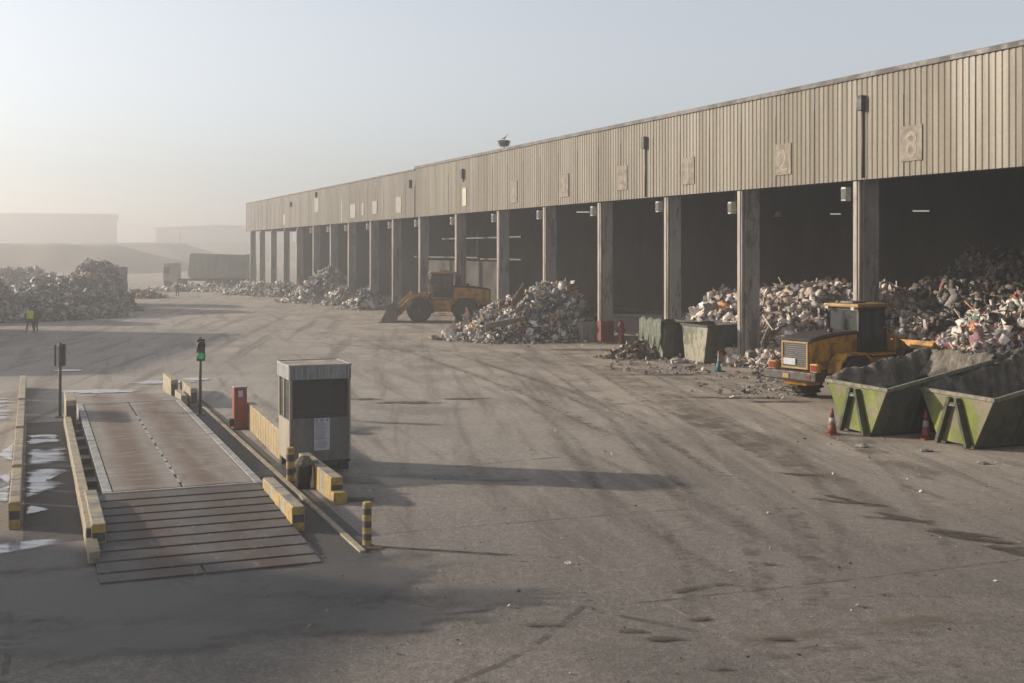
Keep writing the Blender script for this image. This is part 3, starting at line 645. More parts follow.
heap('waste_heap', 'huge waste heap filling the dark rightmost bay', 'waste heap',
     [(26.5, 62.5, 5.3, [12, 12, 10, 9, 9.5, 10, 12, 12], .22)], 30000, .08, .48, 'mixed', 23, gain=.62)  # low gain: the bay's shade put into the heap colour
heap('waste_heap', 'sunlit colourful heap of loose rubbish behind the right skips', 'waste heap',
     [(23.0, 53.0, 3.6, [7, 6, 5, 5, 6.2, 6, 6, 7], .15)], 18000, .08, .42, 'colour', 24)
heap('waste_heap', 'pale cone shaped rubbish heap near the far end of the hall', 'waste heap',
     [(-20.3, 132, 3.4, [4.6, 4.5, 4, 4.4, 4.8, 4.6, 4, 4.4], .06)], 5000, .14, .6, 'white', 25)
heap('waste_heap', 'small pale heap just right of the far cone shaped heap', 'waste heap',
     [(-17.4, 125, 1.75, [2.4, 2, 2, 2, 2.6, 2.2, 2, 2], .1)], 1800, .12, .45, 'white', 26)
heap('waste_heap', 'low pale heap in front of the distant wheel loader bucket', 'waste heap',
     [(-14.0, 116, 1.75, [2.2, 2, 2, 2, 2.5, 2.2, 2.4, 2.2], .1)], 2000, .12, .5, 'white', 27)
heap('waste_heap', 'long low strip of rubble at the far left columns', 'waste heap',
     [(-33, 155, 1.3, [4, 4, 6, 5, 4.5, 4, 4, 4], .2), (-28, 148, 1.5, [3, 3, 4, 4, 4, 3, 3, 3], .2)], 2600, .14, .5, 'white', 28)
heap('waste_heap', 'big grey waste heap leaning on the block wall at the left', 'waste heap',
     [(-38.9, 114, 4.15, [2.5, 2.4, 6, 6, 5.0, 6, 12, 5.0], .22), (-40.4, 106, 2.9, [5, 6, 8, 5, 2.8, 4, 11, 9], .2), (-38.6, 99, 1.3, [4, 4, 4, 5, 5, 5, 5, 4], .3)], 18000, .12, .55, 'grey', 29, gain=.95)
heap('waste_heap', 'dark waste heap cut by the left edge of the photo', 'waste heap',
     [(-43.3, 95.5, 4.6, [4.3, 4.4, 7, 7, 7, 7, 4.4, 4.2], .3)], 5000, .14, .6, 'grey', 30, under=(.06, .055, .05))
heap('waste_heap', 'low hazy grey heap behind the left heaps', 'waste heap',
     [(-64, 150, 3.0, [13, 11, 8, 9, 14, 9, 8, 10], .3)], 3000, .2, .8, 'grey', 31)
heap('waste_heap', 'small brown spill at the foot of the torn old green container', 'waste heap',
     [(6.9, 63.2, 1.0, [1.3, 1.3, 1.3, 1.3, 2.0, 1.7, 1.3, 1.3], .1)], 1600, .06, .35, 'brown', 32, litter=.3)
heap('waste_heap', 'far scattered heap in front of the hazy lorry', 'waste heap',
     [(-43, 168, .8, [7, 6, 4, 5, 8, 5, 4, 6], .2)], 1500, .15, .5, 'white', 33)
heap('waste_heap', 'tiny hazy heap between the block wall and the far walker', 'waste heap',
     [(-44.5, 143, .9, [3.6, 2.5, 2, 2, 2.5, 2, 2, 3], .2)], 900, .12, .4, 'brown', 34)
# loose litter lying on the yard
def litter(name, label, pts, smin, smax, pal, seed):
    r = np.random.RandomState(seed); b = MB(); cols_ = []; PA = np.array(PALS[pal])
    for (x, y) in pts:
        v, f = TPL[5+r.randint(0, 10)][:2]; s_ = smin*(smax/smin)**(r.uniform()**2.2); R = rotm(1, r)[0]; vv = (v*s_*np.array([1.2, 1, .45]))@R.T
        vv[:, 2] = vv[:, 2]*.6-vv[:, 2].min()*.6+.003; vv[:, 0] += x; vv[:, 1] += y; b.add(vv.tolist(), f.tolist()); c = PA[r.choice(len(PA), p=PA[:, 3]/PA[:, 3].sum()), :3]*r.uniform(.7, 1.1); cols_ += [(*c, 1)]*len(v)
    me = b.mesh(name, M['waste']); at = me.attributes.new('tint', 'FLOAT_COLOR', 'POINT'); at.data.foreach_set('color', np.array(cols_, np.float32).ravel())
    o = bpy.data.objects.new(name, me); COL.objects.link(o); return tag(o, label, 'litter', None, 'stuff')
r_ = random.Random(5); pts = []
def strew(px0, px1, py0, py1, n, sl=0.0):
    for _ in range(n):
        a = r_.random(); px = px0+(px1-px0)*a; py = py0+(py1-py0)*r_.random()+sl*a; pts.append(G(px, py))
strew(610, 690, 358, 370, 160, 6); strew(640, 800, 366, 374, 240, 8); strew(690, 800, 378, 396, 110, 6); strew(740, 800, 386, 396, 110); strew(755, 800, 370, 384, 260)
litter('litter', 'loose bits of rubbish strewn before the old green containers', pts, .04, .26, 'bags', 41); pts = []
strew(440, 620, 330, 345, 260, 6); strew(540, 1010, 345, 480, 160); strew(300, 1000, 340, 640, 200); strew(200, 480, 300, 345, 120); strew(800, 1020, 440, 475, 60)
litter('litter', 'sparse crumbs and paper scraps lying over the yard', pts, .02, .10, 'white', 42)
pts = []
for _ in range(900): pts.append(G(r_.uniform(330, 1024), r_.uniform(470, 683)))
litter('gravel', 'fine grit lying on the near yard concrete', pts, .012, .045, 'brown', 43)
for (px, py, s_, nm, lab, mt) in ((863, 447.5, .16, 'crushed_carton', 'flattened pale carton on the ground before the left skip', 'white_band'), (926, 451.5, .16, 'crushed_carton', 'crumpled white scrap on the ground between the two front skips', 'white_band'), (983, 464, .12, 'crushed_carton', 'small pale scrap on the ground before the right skip', 'white_band'), (678, 363, .36, 'rubbish_bag', 'white rubbish bag lying before the torn old container', 'white_band')):
    v, f = ico2(); v = v*(1+RS.uniform(-.3, .3, (len(v), 1)))*np.array([1.2, .8, .35])*s_; x, y = G(px, py)
    o = MB().add((v+np.array([0, 0, .3*s_])).tolist(), f).build(nm, M[mt], loc=(x, y, 0)); tag(o, lab, 'litter' if 'carton' in nm else 'rubbish bag')
# big pieces on the front heap
def slab(name, px0, py0, px1, py1, Y, wd, th, mat, lab, cat, lean=.5):
    a = Vector(((px0-512)/FP*Y, Y, HC+(HR-py0)/FP*Y)); b = Vector(((px1-512)/FP*(Y+lean), Y+lean, HC+(HR-py1)/FP*(Y+lean)))
    d = (b-a).normalized(); up = Vector((0, -.55, .83)); up = (up-d*up.dot(d)).normalized(); n = d.cross(up); vs = []
    for p in (a, b):
        for i, j in ((-1, -1), (1, -1), (1, 1), (-1, 1)): vs.append(p+up*i*wd/2+n*j*th/2)
    c = (a+b)/2; o = MB().add([v-c for v in vs], [(0, 1, 2, 3), (7, 6, 5, 4), (0, 4, 5, 1), (1, 5, 6, 2), (2, 6, 7, 3), (3, 7, 4, 0)]).build(name, mat, bev=.015, loc=c)
    return tag(o, lab, cat)
slab('board', 485, 327.5, 525, 320, 73.7, .62, .10, M['board'], 'long grey board lying low on the front of the planks heap', 'board', .3)
slab('board', 512, 306, 524, 287, 74.4, .75, .12, M['wood'], 'wide old brown board leaning against the top of the planks heap', 'board', 1.2)
slab('carton', 522, 331, 533, 335, 73.8, .45, .2, M['teal'], 'pale blue sheet lying at the foot of the planks heap', 'sheet', .2)
slab('panel', 762, 347, 768, 333, 57.6, .9, .06, M['white_band'], 'white panel stuck upright in the bagged heap beside the loader', 'panel', .2)
cbk = empty('concrete_block', (*G(589, 341.5), 0), .3, 'pale concrete block at the foot of the heap left of the red footed column', 'concrete block')
MB().box(-.55, .55, -.3, .6, 0, 1.2).build('block', M['concrete'], cbk, .04)
MB().tube((-.2, .1, 1.2), (-.2, .1, 1.3), .02, n=6).tube((.2, .1, 1.2), (.2, .1, 1.3), .02, n=6).tube((-.22, .1, 1.3), (.22, .1, 1.3), .02, n=6).build('lifting_eye', M['steel_dark'], cbk)
# concrete block wall holding the left heap: every block a part
bw = empty('block_wall', (-40.0, 122.2, 0), math.radians(18.5), 'dark stacked block wall at the right end of the big left heap', 'wall')
bm_ = [MB().box(0, 1.18, 0, .78, 0, .78).mesh('block', m_) for m_ in (M['concrete'],)]
rb = random.Random(3)
for lay in range(5):
    for k in range(5):
        o = bpy.data.objects.new('block', bm_[0]); COL.objects.link(o); o.parent = bw; o.location = (.8+(0 if k else 0)+rb.uniform(-.03, .03), k*1.2+(.6 if lay % 2 else 0), lay*.8); o.rotation_euler = (0, 0, math.radians(90)); 
for lay in range(5):
    o = bpy.data.objects.new('block', bm_[0]); COL.objects.link(o); o.parent = bw; o.location = (-.48+rb.uniform(-.02, .02), -.82, lay*.8)
    o = bpy.data.objects.new('block', bm_[0]); COL.objects.link(o); o.parent = bw; o.location = (-1.68+rb.uniform(-.02, .02), -.82, lay*.8)

# ================================================================== WEIGHBRIDGE YARD (local x right, local y away)
WO = Vector((-6.883, 20.0, 0)); WR = math.atan2(.3714, .9285)
def W(x, y): return (WO.x+x*.9285-y*.3714, WO.y+x*.3714+y*.9285)
def wroot(name, x, y, label, cat, group=None, z=0, rot=0): p = W(x, y); return empty(name, (p[0], p[1], z), WR+rot, label, cat, group)
wb = wroot('weighbridge', 0, 0, 'lorry weighbridge with worn brown deck and plank ramp', 'weighbridge')
DZ = .30
for j, (y0, y1) in enumerate(((6.72, 12.4), (12.42, 18.3), (18.32, 22.9))):
    for i, (x0, x1) in enumerate(((.62, 2.08), (2.14, 3.68))):
        MB().box(x0, x1, y0, y1, .04, DZ).build('deck_plate', M['deck'], wb, .008)
MB().box(2.09, 2.13, 6.72, 22.9, .04, DZ-.02).build('centre_joint', M['joint_dark'], wb)
rb = random.Random(9)
for k in range(12):
    y = 7.2+k*1.0+rb.uniform(-.1, .1)
    MB().box(2.07+rb.uniform(-.01, .01), 2.14, y, y+rb.uniform(.5, .9), DZ-.018, DZ+.008).build('joint_strip', M['edge_white'], wb)
for x0, x1 in ((.40, .60), (3.70, 3.88)):
    for y0, y1 in ((6.6, 14.3), (14.42, 22.9)):
        MB().box(x0, x1, y0, y1, .0, DZ+.015).build('edge_angle', M['edge_white'], wb, .01)
MB().box(.40, 3.88, 6.5, 6.6, .0, DZ+.01).build('end_angle', M['edge_white'], wb, .008)
MB().box(.45, 3.83, 6.7, 22.8, -.01, .038).build('deck_frame', M['steel_dark'], wb)
MB().box(.40, 3.88, 22.91, 23.0, .0, DZ+.012).build('end_angle', M['edge_white'], wb, .008)
# plank ramp at the near end: the ridges are steps a finger high
edges_y = [0.05, .62, 1.30, 1.95, 2.62, 3.28, 3.92, 4.55, 5.18, 5.82, 6.46]
for k in range(10):
    y0, y1 = edges_y[k], edges_y[k+1]-.022; z0, z1 = DZ*y0/6.5*.86+.026, DZ*y1/6.5*.86+.032
    segs = ((.02, 1.72), (1.76, 3.78)) if k < 1 else ((.02, 3.78),)
    for (xa, xb) in segs:
        xa, xb = xa-1.9, xb-1.9
        b = MB(); ch = y1-y0
        b.hexa([(xa, 0, -.3), (xb, 0, -.3), (xb, ch, -.3), (xa, ch, -.3)], [(xa, 0, z0+.028), (xb, 0, z0+.028), (xb, ch, z1), (xa, ch, z1)])
        b.build('ramp_plank', M['plank'] if k > 1 else M['concrete_damp'] if 'concrete_damp' in M else M['plank'], wb, .006, loc=(1.9, y0, 0))
MB().hexa([(.0, .0, -.3), (3.8, .0, -.3), (3.8, 6.48, -.3), (.0, 6.48, -.3)], [(.0, .0, -.03), (3.8, .0, -.03), (3.8, 6.48, DZ-.07), (.0, 6.48, DZ-.07)]).build('ramp_base', M['joint_dark'], wb)
# far ramp
MB().hexa([(.4, 23.02, -.2), (3.88, 23.02, -.2), (3.88, 28, -.2), (.4, 28, -.2)], [(.4, 23.02, DZ-.01), (3.88, 23.02, DZ-.01), (3.88, 28, .004), (.4, 28, .004)]).build('far_ramp', M['deck'], wb)
# pit beside the deck: cross bars over a dark slot
MB().box(.14, .395, 6.3, 20.5, -.02, .012).build('side_pit', M['black_paint'], wb)
for k in range(8):
    y = 7.3+k*1.7
    MB().box(.12, .40, y, y+(.5 if k % 2 else .16), .02, .14).build('cross_bar', M['steel_grey'], wb, .01)
# damp dark asphalt lanes on both sides and pale wet shapes
def wm(name, pts, mat, z): return poly_mark(name, [W(*p) for p in pts], mat, z, soft=.85 if name == 'asphalt_lane' else .35)
wm('asphalt_lane', [(3.9, 0), (4.98, 0), (5.0, 9), (5.0, 20), (4.9, 25), (3.9, 25)], M['asph'], .004)
wm('asphalt_lane', [(-1.2, 3.5), (-.1, 3.5), (-.1, 21), (-1.2, 21)], M['asph'], .004)
# narrow upstand right of the bridge
MB().box(4.60, 4.72, .55, 24, 0, .05).build('kerb_strip', M['block_cream'], None, .008, loc=(WO.x, WO.y, 0), rz=WR)['kind'] = 'structure'
# kerb pieces -----------------------------------------------------
def kerb(name, x0, x1, y0, y1, h, lab, end='near', group=None, z0=0, zt1=None, nseg=0, stripes=True):
    p = W(x0, y0); r = empty(name, (p[0], p[1], z0), WR, lab, 'kerb block', group)
    L = y1-y0; wd = x1-x0; z_even = zt1 is None or zt1 == h
    zt1 = h if zt1 is None else zt1
    MB().hexa([(0, 0, 0), (wd, 0, 0), (wd, L, 0), (0, L, 0)], [(0, 0, h), (wd, 0, h), (wd, L, zt1), (0, L, zt1)]).build('block', M['block_cream'], r, .018)
    if stripes:
        for k, (a, b) in enumerate(((.02, .36), (.36, .68), (.68, .98))):
            MB().box(.012, wd-.012, -.007, .01, h*a, h*b).build('paint_band', (M['yellow_paint'], M['black_paint'], M['yellow_paint'])[k], r)
        n = max(2, int(L/.55))
        for k in range(0, n, 2):
            MB().box(-.006, .01, L*k/n, L*(k+1)/n-.02, .03, h-.03).build('side_band', M['yellow_paint'], r)
            if z_even: MB().box(.02, wd-.02, L*(k+1)/n+.02, min(L, L*(k+2)/n)-.05, h-.01, h+.004).build('top_band', M['concrete'], r)
    return r
kerb('kerb_block', 0, .25, 2.55, 6.0, .5, 'cream kerb block with striped yellow and black end left of the ramp', group='kerb blocks round the weighbridge')
kerb('kerb_block', 3.78, 4.03, 2.7, 6.0, .5, 'cream kerb block with striped end on the right edge of the ramp', group='kerb blocks round the weighbridge')
kb = kerb('kerb_block', 5.15, 5.42, 5.2, 8.7, .55, 'cream kerb block with flared worn end in front of the booth', group='kerb blocks round the weighbridge')
MB().prism([(-.02, 0), (.30, 0), (.30, .2), (.27, .26), (-.0, .26)], -.28, .0, 'y').build('foot', M['yellow_paint'], kb, .01)
# long thin kerb left of the deck
lk = wroot('kerb_beam', -.10, 1.5, 'long thin cream kerb beam between the left lane and the deck pit', 'kerb beam', z=0)
MB().box(0, .20, 0, 1.15, 0, .24).build('low_end', M['block_cream'], lk, .015)
for k, (a, b) in enumerate(((1.2, 7.2), (7.24, 12.9), (12.94, 18.2))):
    MB().box(0, .20, a, b, 0, .42).build('beam', M['block_cream'], lk, .015)
MB().box(.012, .188, 1.19, 1.2, .02, .39).build('dark_end', M['black_paint'], lk)
ub = kerb('kerb_block', -.05, .26, 18.9, 21.4, .92, 'tall upright kerb block beside the left signal mast', group='kerb blocks round the weighbridge', stripes=False)
MB().box(.02, .29, -.008, .0, .1, .75).build('dark_end', M['black_paint'], ub)
# far left row of painted kerb blocks
y = 5.0
rowlab = ['nearest block of the left kerb row, with striped yellow and black end', 'second block of the left kerb row from the near end', 'third block of the left kerb row from the near end', 'fourth block of the left kerb row from the near end', 'fifth block of the left kerb row from the near end', 'sixth block of the left kerb row, by the lime patch', 'seventh block of the left kerb row', 'farthest block of the left kerb row']
for k in range(8):
    L = (2.6, 1.5, 3.3, 2.9, 3.2, 3.4, 4.0, 4.2)[k]
    kerb('kerb_block', -1.47, -1.25, y, y+L, .55-.03*(k % 2), rowlab[k], group='left kerb row', stripes=k in (0, 2, 5)); y += L+.25
# far right small blocks
kerb('kerb_block', 3.92, 4.15, 23.2, 25.2, .42, 'low pale kerb block at the far right corner of the deck', group='far kerb blocks', stripes=False)
fb = kerb('kerb_block', 3.86, 4.12, 26.0, 29.0, .7, 'farthest kerb block beyond the right signal mast', group='far kerb blocks', stripes=False)
MB().box(.04, .22, -.008, 0, .12, .55).build('dark_end', M['black_paint'], fb)
fb = kerb('kerb_block', 4.25, 4.5, 23.2, 26.4, .66, 'far kerb block just left of the right signal mast base', group='far kerb blocks', stripes=False)
MB().box(.03, .22, -.008, 0, .12, .5).build('dark_end', M['black_paint'], fb)
# yellow striped wall behind the booth
yw = wroot('low_wall', 5.10, 10.8, 'low cream wall with worn yellow stripes between the red pillar and the booth', 'wall', rot=-.03)
for a, b in ((0, 2.6), (2.62, 5.2), (5.22, 8.6)):
    MB().box(0, .24, a, b, 0, .80).build('panel', M['block_cream'], yw, .015)
for k in range(17):
    MB().box(-.006, .01, .1+k*.5, .1+k*.5+.24, .05, .76).build('stripe', M['yellow_paint'], yw)
# ------------------------------------------------------------------ booth
bt = wroot('weigh_booth', 5.0, 9.05, 'small grey weighbridge booth with dark front window and paper notice', 'booth')
BW, BD, B0, B1 = 1.55, 1.50, .26, 2.33
MB().box(0, BW, 0, .05, B0, 1.36).build('front_panel', M['booth_grey'], bt, .006)
MB().box(0, BW, BD-.05, BD, B0, B1).build('back_panel', M['booth_grey'], bt)
MB().box(BW-.05, BW, .052, BD-.052, B0, B1).build('side_panel', M['booth_grey'], bt)
MB().box(0, .05, .052, BD-.052, B0, 1.30).build('side_panel', M['booth_cream'], bt)
MB().box(.05, BW-.05, .05, BD-.05, B0, B0+.05).build('floor', M['steel_dark'], bt)
for x, y in ((0, 0), (BW-.07, 0), (0, .75), (0, BD-.12)):
    MB().box(x-.003, x+.07, y-.003, y+.07, 1.303 if y > 0 else 1.36, B1).build('window_post', M['booth_cream'] if x == 0 else M['booth_grey'], bt)
fw = MB().box(.07, BW-.07, .015, .03, 1.40, B1-.03).build('front_window', M['glass'], bt)
MB().box(.067, BW-.067, -.012, .052, 1.36, 1.41).box(.067, BW-.067, -.012, .052, B1-.06, B1).box(.067, .11, -.012, .052, 1.413, B1-.063).box(BW-.11, BW-.067, -.012, .052, 1.413, B1-.063).build('frame', M['steel_dark'], fw)
MB().box(.02, .03, .07, .75, 1.31, B1).build('side_window', M['glass'], bt)
MB().box(.02, .03, .82, BD-.12, 1.31, B1).build('side_window', M['glass'], bt)
MB().box(BW-.03, BW+.012, -.012, .03, B0, B1).box(-.012, .03, -.012, .03, B0, B1).build('corner_trim', M['booth_cream'], bt)
MB().box(.1, BW-.1, .15, .6, 1.0, 1.05).build('desk', M['wood'], bt)
MB().box(.55, .9, .35, .42, 1.06, 1.62).box(.15, .4, .3, .5, 1.06, 1.5).box(.2, BW-.2, BD-.45, BD-.1, .3, 2.0).build('cabinet', M['zinc'], bt, .01)
rf = MB().box(-.03, BW+.02, -.05, BD+.04, B1+.003, 2.68).build('roof', M['zinc'], bt, .01)
MB().box(-.01, BW+.0, -.03, BD+.02, 2.68, 2.695).build('roof_deck', M['booth_roof'], rf)
rib = MB()
for k in range(11): rib.box(-.02+k*.15, .01+k*.15, -.065, -.05, B1+.02, 2.66)
rib.build('fascia_rib', M['zinc'], rf)
MB().box(-.04, BW+.03, -.06, -.03, 2.68, 2.715).box(-.04, -.01, -.03, BD+.05, 2.68, 2.715).box(BW+.0, BW+.03, -.03, BD+.05, 2.68, 2.715).box(-.01, BW+.0, BD+.02, BD+.05, 2.68, 2.715).build('roof_lip', M['edge_white'], rf)
for x in (.02, BW-.25):
    for y in (.02, BD-.3): MB().box(x, x+.22, y, y+.28, 0, B0).build('foot', M['steel_dark'], bt, .01)
MB().box(-.01, BW+.01, -.01, .06, B0-.06, B0).build('skid', M['steel_dark'], bt)
no = empty('paper_notice', (0, 0, 0), 0); no.parent = bt
no.name = 'notice'
ns = MB().box(.62, 1.02, -.006, -.001, .53, 1.34).build('paper', M['paper'], no)
nb = MB()
for (a, b) in ((.65, .72), (.78, .86), (.92, .98)): nb.box(a, b, -.009, -.0065, 1.27, 1.31)
rz = random.Random(2); z = 1.24
while z > .58:
    nb.box(.65, .97-rz.uniform(0, .10), -.009, -.0065, z, z+.008); z -= .024 if abs(z-.83) > .03 else .05
nb.box(.64, 1.0, -.009, -.0065, .825, .84); nb.build('printed_text', M['ink'], no)
# ------------------------------------------------------------------ red pillar, bollards, bin
rp = wroot('card_pillar', 4.84, 17.0, 'orange red upright terminal pillar at the far end of the low yellow wall', 'pillar')
MB().box(0, .40, 0, .40, .03, 1.30).build('body', M['red_orange'], rp, .015)
MB().box(-.015, .415, -.015, .415, 1.30, 1.335).build('cap', M['edge_white'], rp, .008)
MB().box(.13, .27, -.012, .0, 1.02, 1.22).build('screen', M['paper'], rp)
MB().box(-.06, .46, -.06, .46, 0, .03).build('base_plate', M['steel_dark'], rp)
MB().box(-.14, -.003, .05, .25, .1, .34).build('socket', M['black'], rp, .02)
def bollard(x, y, h, r, lab, n=6):
    o = wroot('bollard', x, y, lab, 'bollard', 'striped bollards')
    for k in range(n):
        a, b = h*k/n, h*(k+1)/n
        MB().lathe([(r, a+(0 if k == 0 else .001)), (r, b)] if k < n-1 else [(r, a), (r, b-.02), (r*.8, b)], 18).build('band', M['yellow_paint'] if (k % 2 == 0) == (n % 2 == 1) or (n % 2 == 0 and k % 2 == 1) else M['black_paint'], o, smooth=False)
    MB().lathe([(r*1.5, 0), (r*1.5, .015)], 18).build('base_plate', M['steel_dark'], o)
bollard(4.87, 1.05, .84, .085, 'yellow and black bollard standing alone in front of the booth kerb', 7)
bollard(4.78, 7.9, .84, .10, 'yellow and black bollard at the corner of the booth', 5)
bn = wroot('waste_bin', 4.92, 7.0, 'dark rubbish bin with grey bag over its top beside the booth bollard', 'bin')
MB().lathe([(.16, 0), (.19, .55), (.19, .56)], 18).build('bin_body', M['black'], bn, smooth=True)
v, f = ico2(); v = v*(1+RS.uniform(-.25, .15, (len(v), 1)))*np.array([.21, .21, .19])+np.array([0, 0, .60])
MB().add(v.tolist(), f).build('bin_bag', M['cloth'], bn, smooth=True)
MB().box(.2, .38, .1, .28, 0, .62).build('cable_box', M['steel_grey'], bn, .015)
# ------------------------------------------------------------------ signals
def signal(x, y, h, lab, facing, lit):
    o = wroot('traffic_light', x, y, lab, 'traffic light', 'weighbridge signals')
    MB().tube((0, 0, 0), (0, 0, h), .05, n=12).build('mast', M['steel_dark'], o, smooth=True)
    MB().box(-.16, .16, -.16, .16, 0, .05).build('base_plate', M['steel_grey'], o, .01)
    s_ = -1 if facing == 'camera' else 1; hb = h-.80
    hd = MB().box(-.15 if s_ < 0 else -.06, .13 if s_ < 0 else .18, *sorted((s_*.06, s_*.26)), hb, h-.05).build('housing', M['black'], o, .03)
    cx = -.01 if s_ < 0 else .06
    if s_ > 0: MB().box(-.19, -.12, -.02, .10, hb, h-.07).build('backboard', M['black'], o, .02)
    for k in range(2):
        zc = hb+.19+k*.36
        ln = MB().lathe([(.125, 0), (.12, .02), (.07, .045), (.01, .05)], 20, 'y').build('lens', M['green_lit'] if (lit and k == 0) else M['lens_dark'], hd, smooth=True, loc=(cx, s_*.265, zc))
        if s_ < 0: ln.rotation_euler = (0, 0, math.pi)
        b = MB(); n = 14
        for i in range(n):
            t0, t1 = math.pi*(-.12+1.24*i/n), math.pi*(-.12+1.24*(i+1)/n); R1 = .14
            p = [(R1*math.cos(t0), 0, R1*math.sin(t0)), (R1*math.cos(t1), 0, R1*math.sin(t1))]; q_ = [(a[0], s_*.17, a[2]-.02) for a in p]
            b.add([p[0], p[1], q_[1], q_[0]], [(0, 1, 2, 3)])
        vz = b.build('visor', M['black'], hd, loc=(cx, s_*.26, zc), fix=False); vz.modifiers.new('t', 'SOLIDIFY').thickness = .012
    return o
signal(-.16, 22.0, 2.52, 'left signal mast seen from behind, dark, on the left lane edge', 'away', False)
signal(4.30, 20.9, 2.66, 'right signal mast with its green lamp lit beside the deck', 'camera', True)

# ================================================================== SKIPS
def skip(name, x, y, ang, Wt, Wb, L, h0, h1, lab, mats, group, braces=True, z_b=.10):
    """local x: length away from the sunlit end face, y: across. Rims rise from h0 to h1"""
    r = empty(name, (x, y, 0), ang, lab, 'skip', group); end, side, rim, brc = mats; t = .05; ov = .25
    a, c = Wt/2, Wb/2
    def sec(xx, h, inset=0): return [(xx, -a+inset, h), (xx, -c+inset, z_b), (xx, c-inset, z_b), (xx, a-inset, h)]
    f0, f1 = sec(0, h0), sec(t, h0)
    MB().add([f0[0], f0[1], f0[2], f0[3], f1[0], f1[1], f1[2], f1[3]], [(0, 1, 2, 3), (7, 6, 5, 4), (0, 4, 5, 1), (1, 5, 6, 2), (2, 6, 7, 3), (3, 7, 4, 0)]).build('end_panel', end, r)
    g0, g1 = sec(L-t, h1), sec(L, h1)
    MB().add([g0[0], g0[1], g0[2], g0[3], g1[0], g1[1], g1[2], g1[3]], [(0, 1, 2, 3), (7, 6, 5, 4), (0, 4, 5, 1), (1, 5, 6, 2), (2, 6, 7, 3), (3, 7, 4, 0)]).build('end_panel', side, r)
    for s_ in (-1, 1):
        b = MB(); n = 6
        for i in range(n+1):
            xx = t+(L-2*t)*i/n; h = h0+(h1-h0)*i/n
            b.v += [(xx, s_*a, h), (xx, s_*c, z_b), (xx, s_*(c-.05), z_b), (xx, s_*(a-.06), h)]
        for i in range(n):
            for k in range(4): b.f.append([i*4+k, i*4+(k+1) % 4, i*4+4+(k+1) % 4, i*4+4+k]); b.m.append(0)
        b.f += [[0, 1, 2, 3], [n*4+3, n*4+2, n*4+1, n*4]]; b.m += [0, 0]
        b.build('side_panel', side, r)
        for k in (1, 2):
            xx = L*k/3; h = h0+(h1-h0)*k/3
            MB().bar((xx, s_*(a+.03), h-.06), (xx, s_*(c+.04), z_b+.02), .08, .06).build('side_rib', side, r)
    MB().box(t, L-t, -c, c, z_b-.03, z_b+.02).build('floor', side, r)
    MB().box(-.05, .075, -a-.06, a+.06, h0-.07, h0+.04).build('rim', rim, r, .012)
    MB().box(L-.07, L+.05, -a-.06, a+.06, h1-.07, h1+.04).build('rim', rim, r, .012)
    for s_ in (-1, 1): MB().bar((.08, s_*a, h0-.01), (L-.08, s_*a, h1-.01), .13, .11).build('rim', rim, r, .012)
    if braces:
        for s_ in (-1, 1):
            MB().bar((-.09, s_*.14, h0-.12), (-.13, s_*(c-.12), .03), .17, .12).build('brace', brc, r, .012)
        MB().box(-.14, -.05, -.28, .28, h0-.30, h0-.24).build('lifting_bar', brc, r)
        MB().tube((-.12, -.17, h0-.33), (-.12, .17, h0-.33), .035, n=8).build('hook_pin', rim, r, smooth=True)
    for s_ in (-1, 1): MB().box(.1, L-.1, s_*(c-.2)-.06, s_*(c-.2)+.06, 0, z_b-.031).build('skid', brc, r)
    return r
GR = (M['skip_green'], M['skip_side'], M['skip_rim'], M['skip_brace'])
SA = math.atan2(.345, .94)
def face_mid(l, r, h):
    a, b = G(*l, h), G(*r, h); return ((a[0]+b[0])/2, (a[1]+b[1])/2)
m1 = face_mid((826, 379.6), (891.7, 390.7), 1.5); m2 = face_mid((920, 387.6), (991, 399.5), 1.5)
skip('skip', m1[0]-.02, m1[1]+.08, SA, 3.0, 1.45, 4.0, 1.5, 2.25, 'left lime green skip with inverted V brace and dark netting over its far rim', GR, 'green skips')
skip('skip', m2[0]+.02, m2[1]-.10, SA, 3.05, 1.5, 4.0, 1.5, 2.25, 'right lime green skip cut by the photo edge, nearest the camera', GR, 'green skips')
skip('skip', 16.9, 41.6, SA, 3.0, 1.5, 3.6, 1.7, 1.9, 'third skip behind the front two, only its netted rim showing', GR, 'green skips', braces=False)
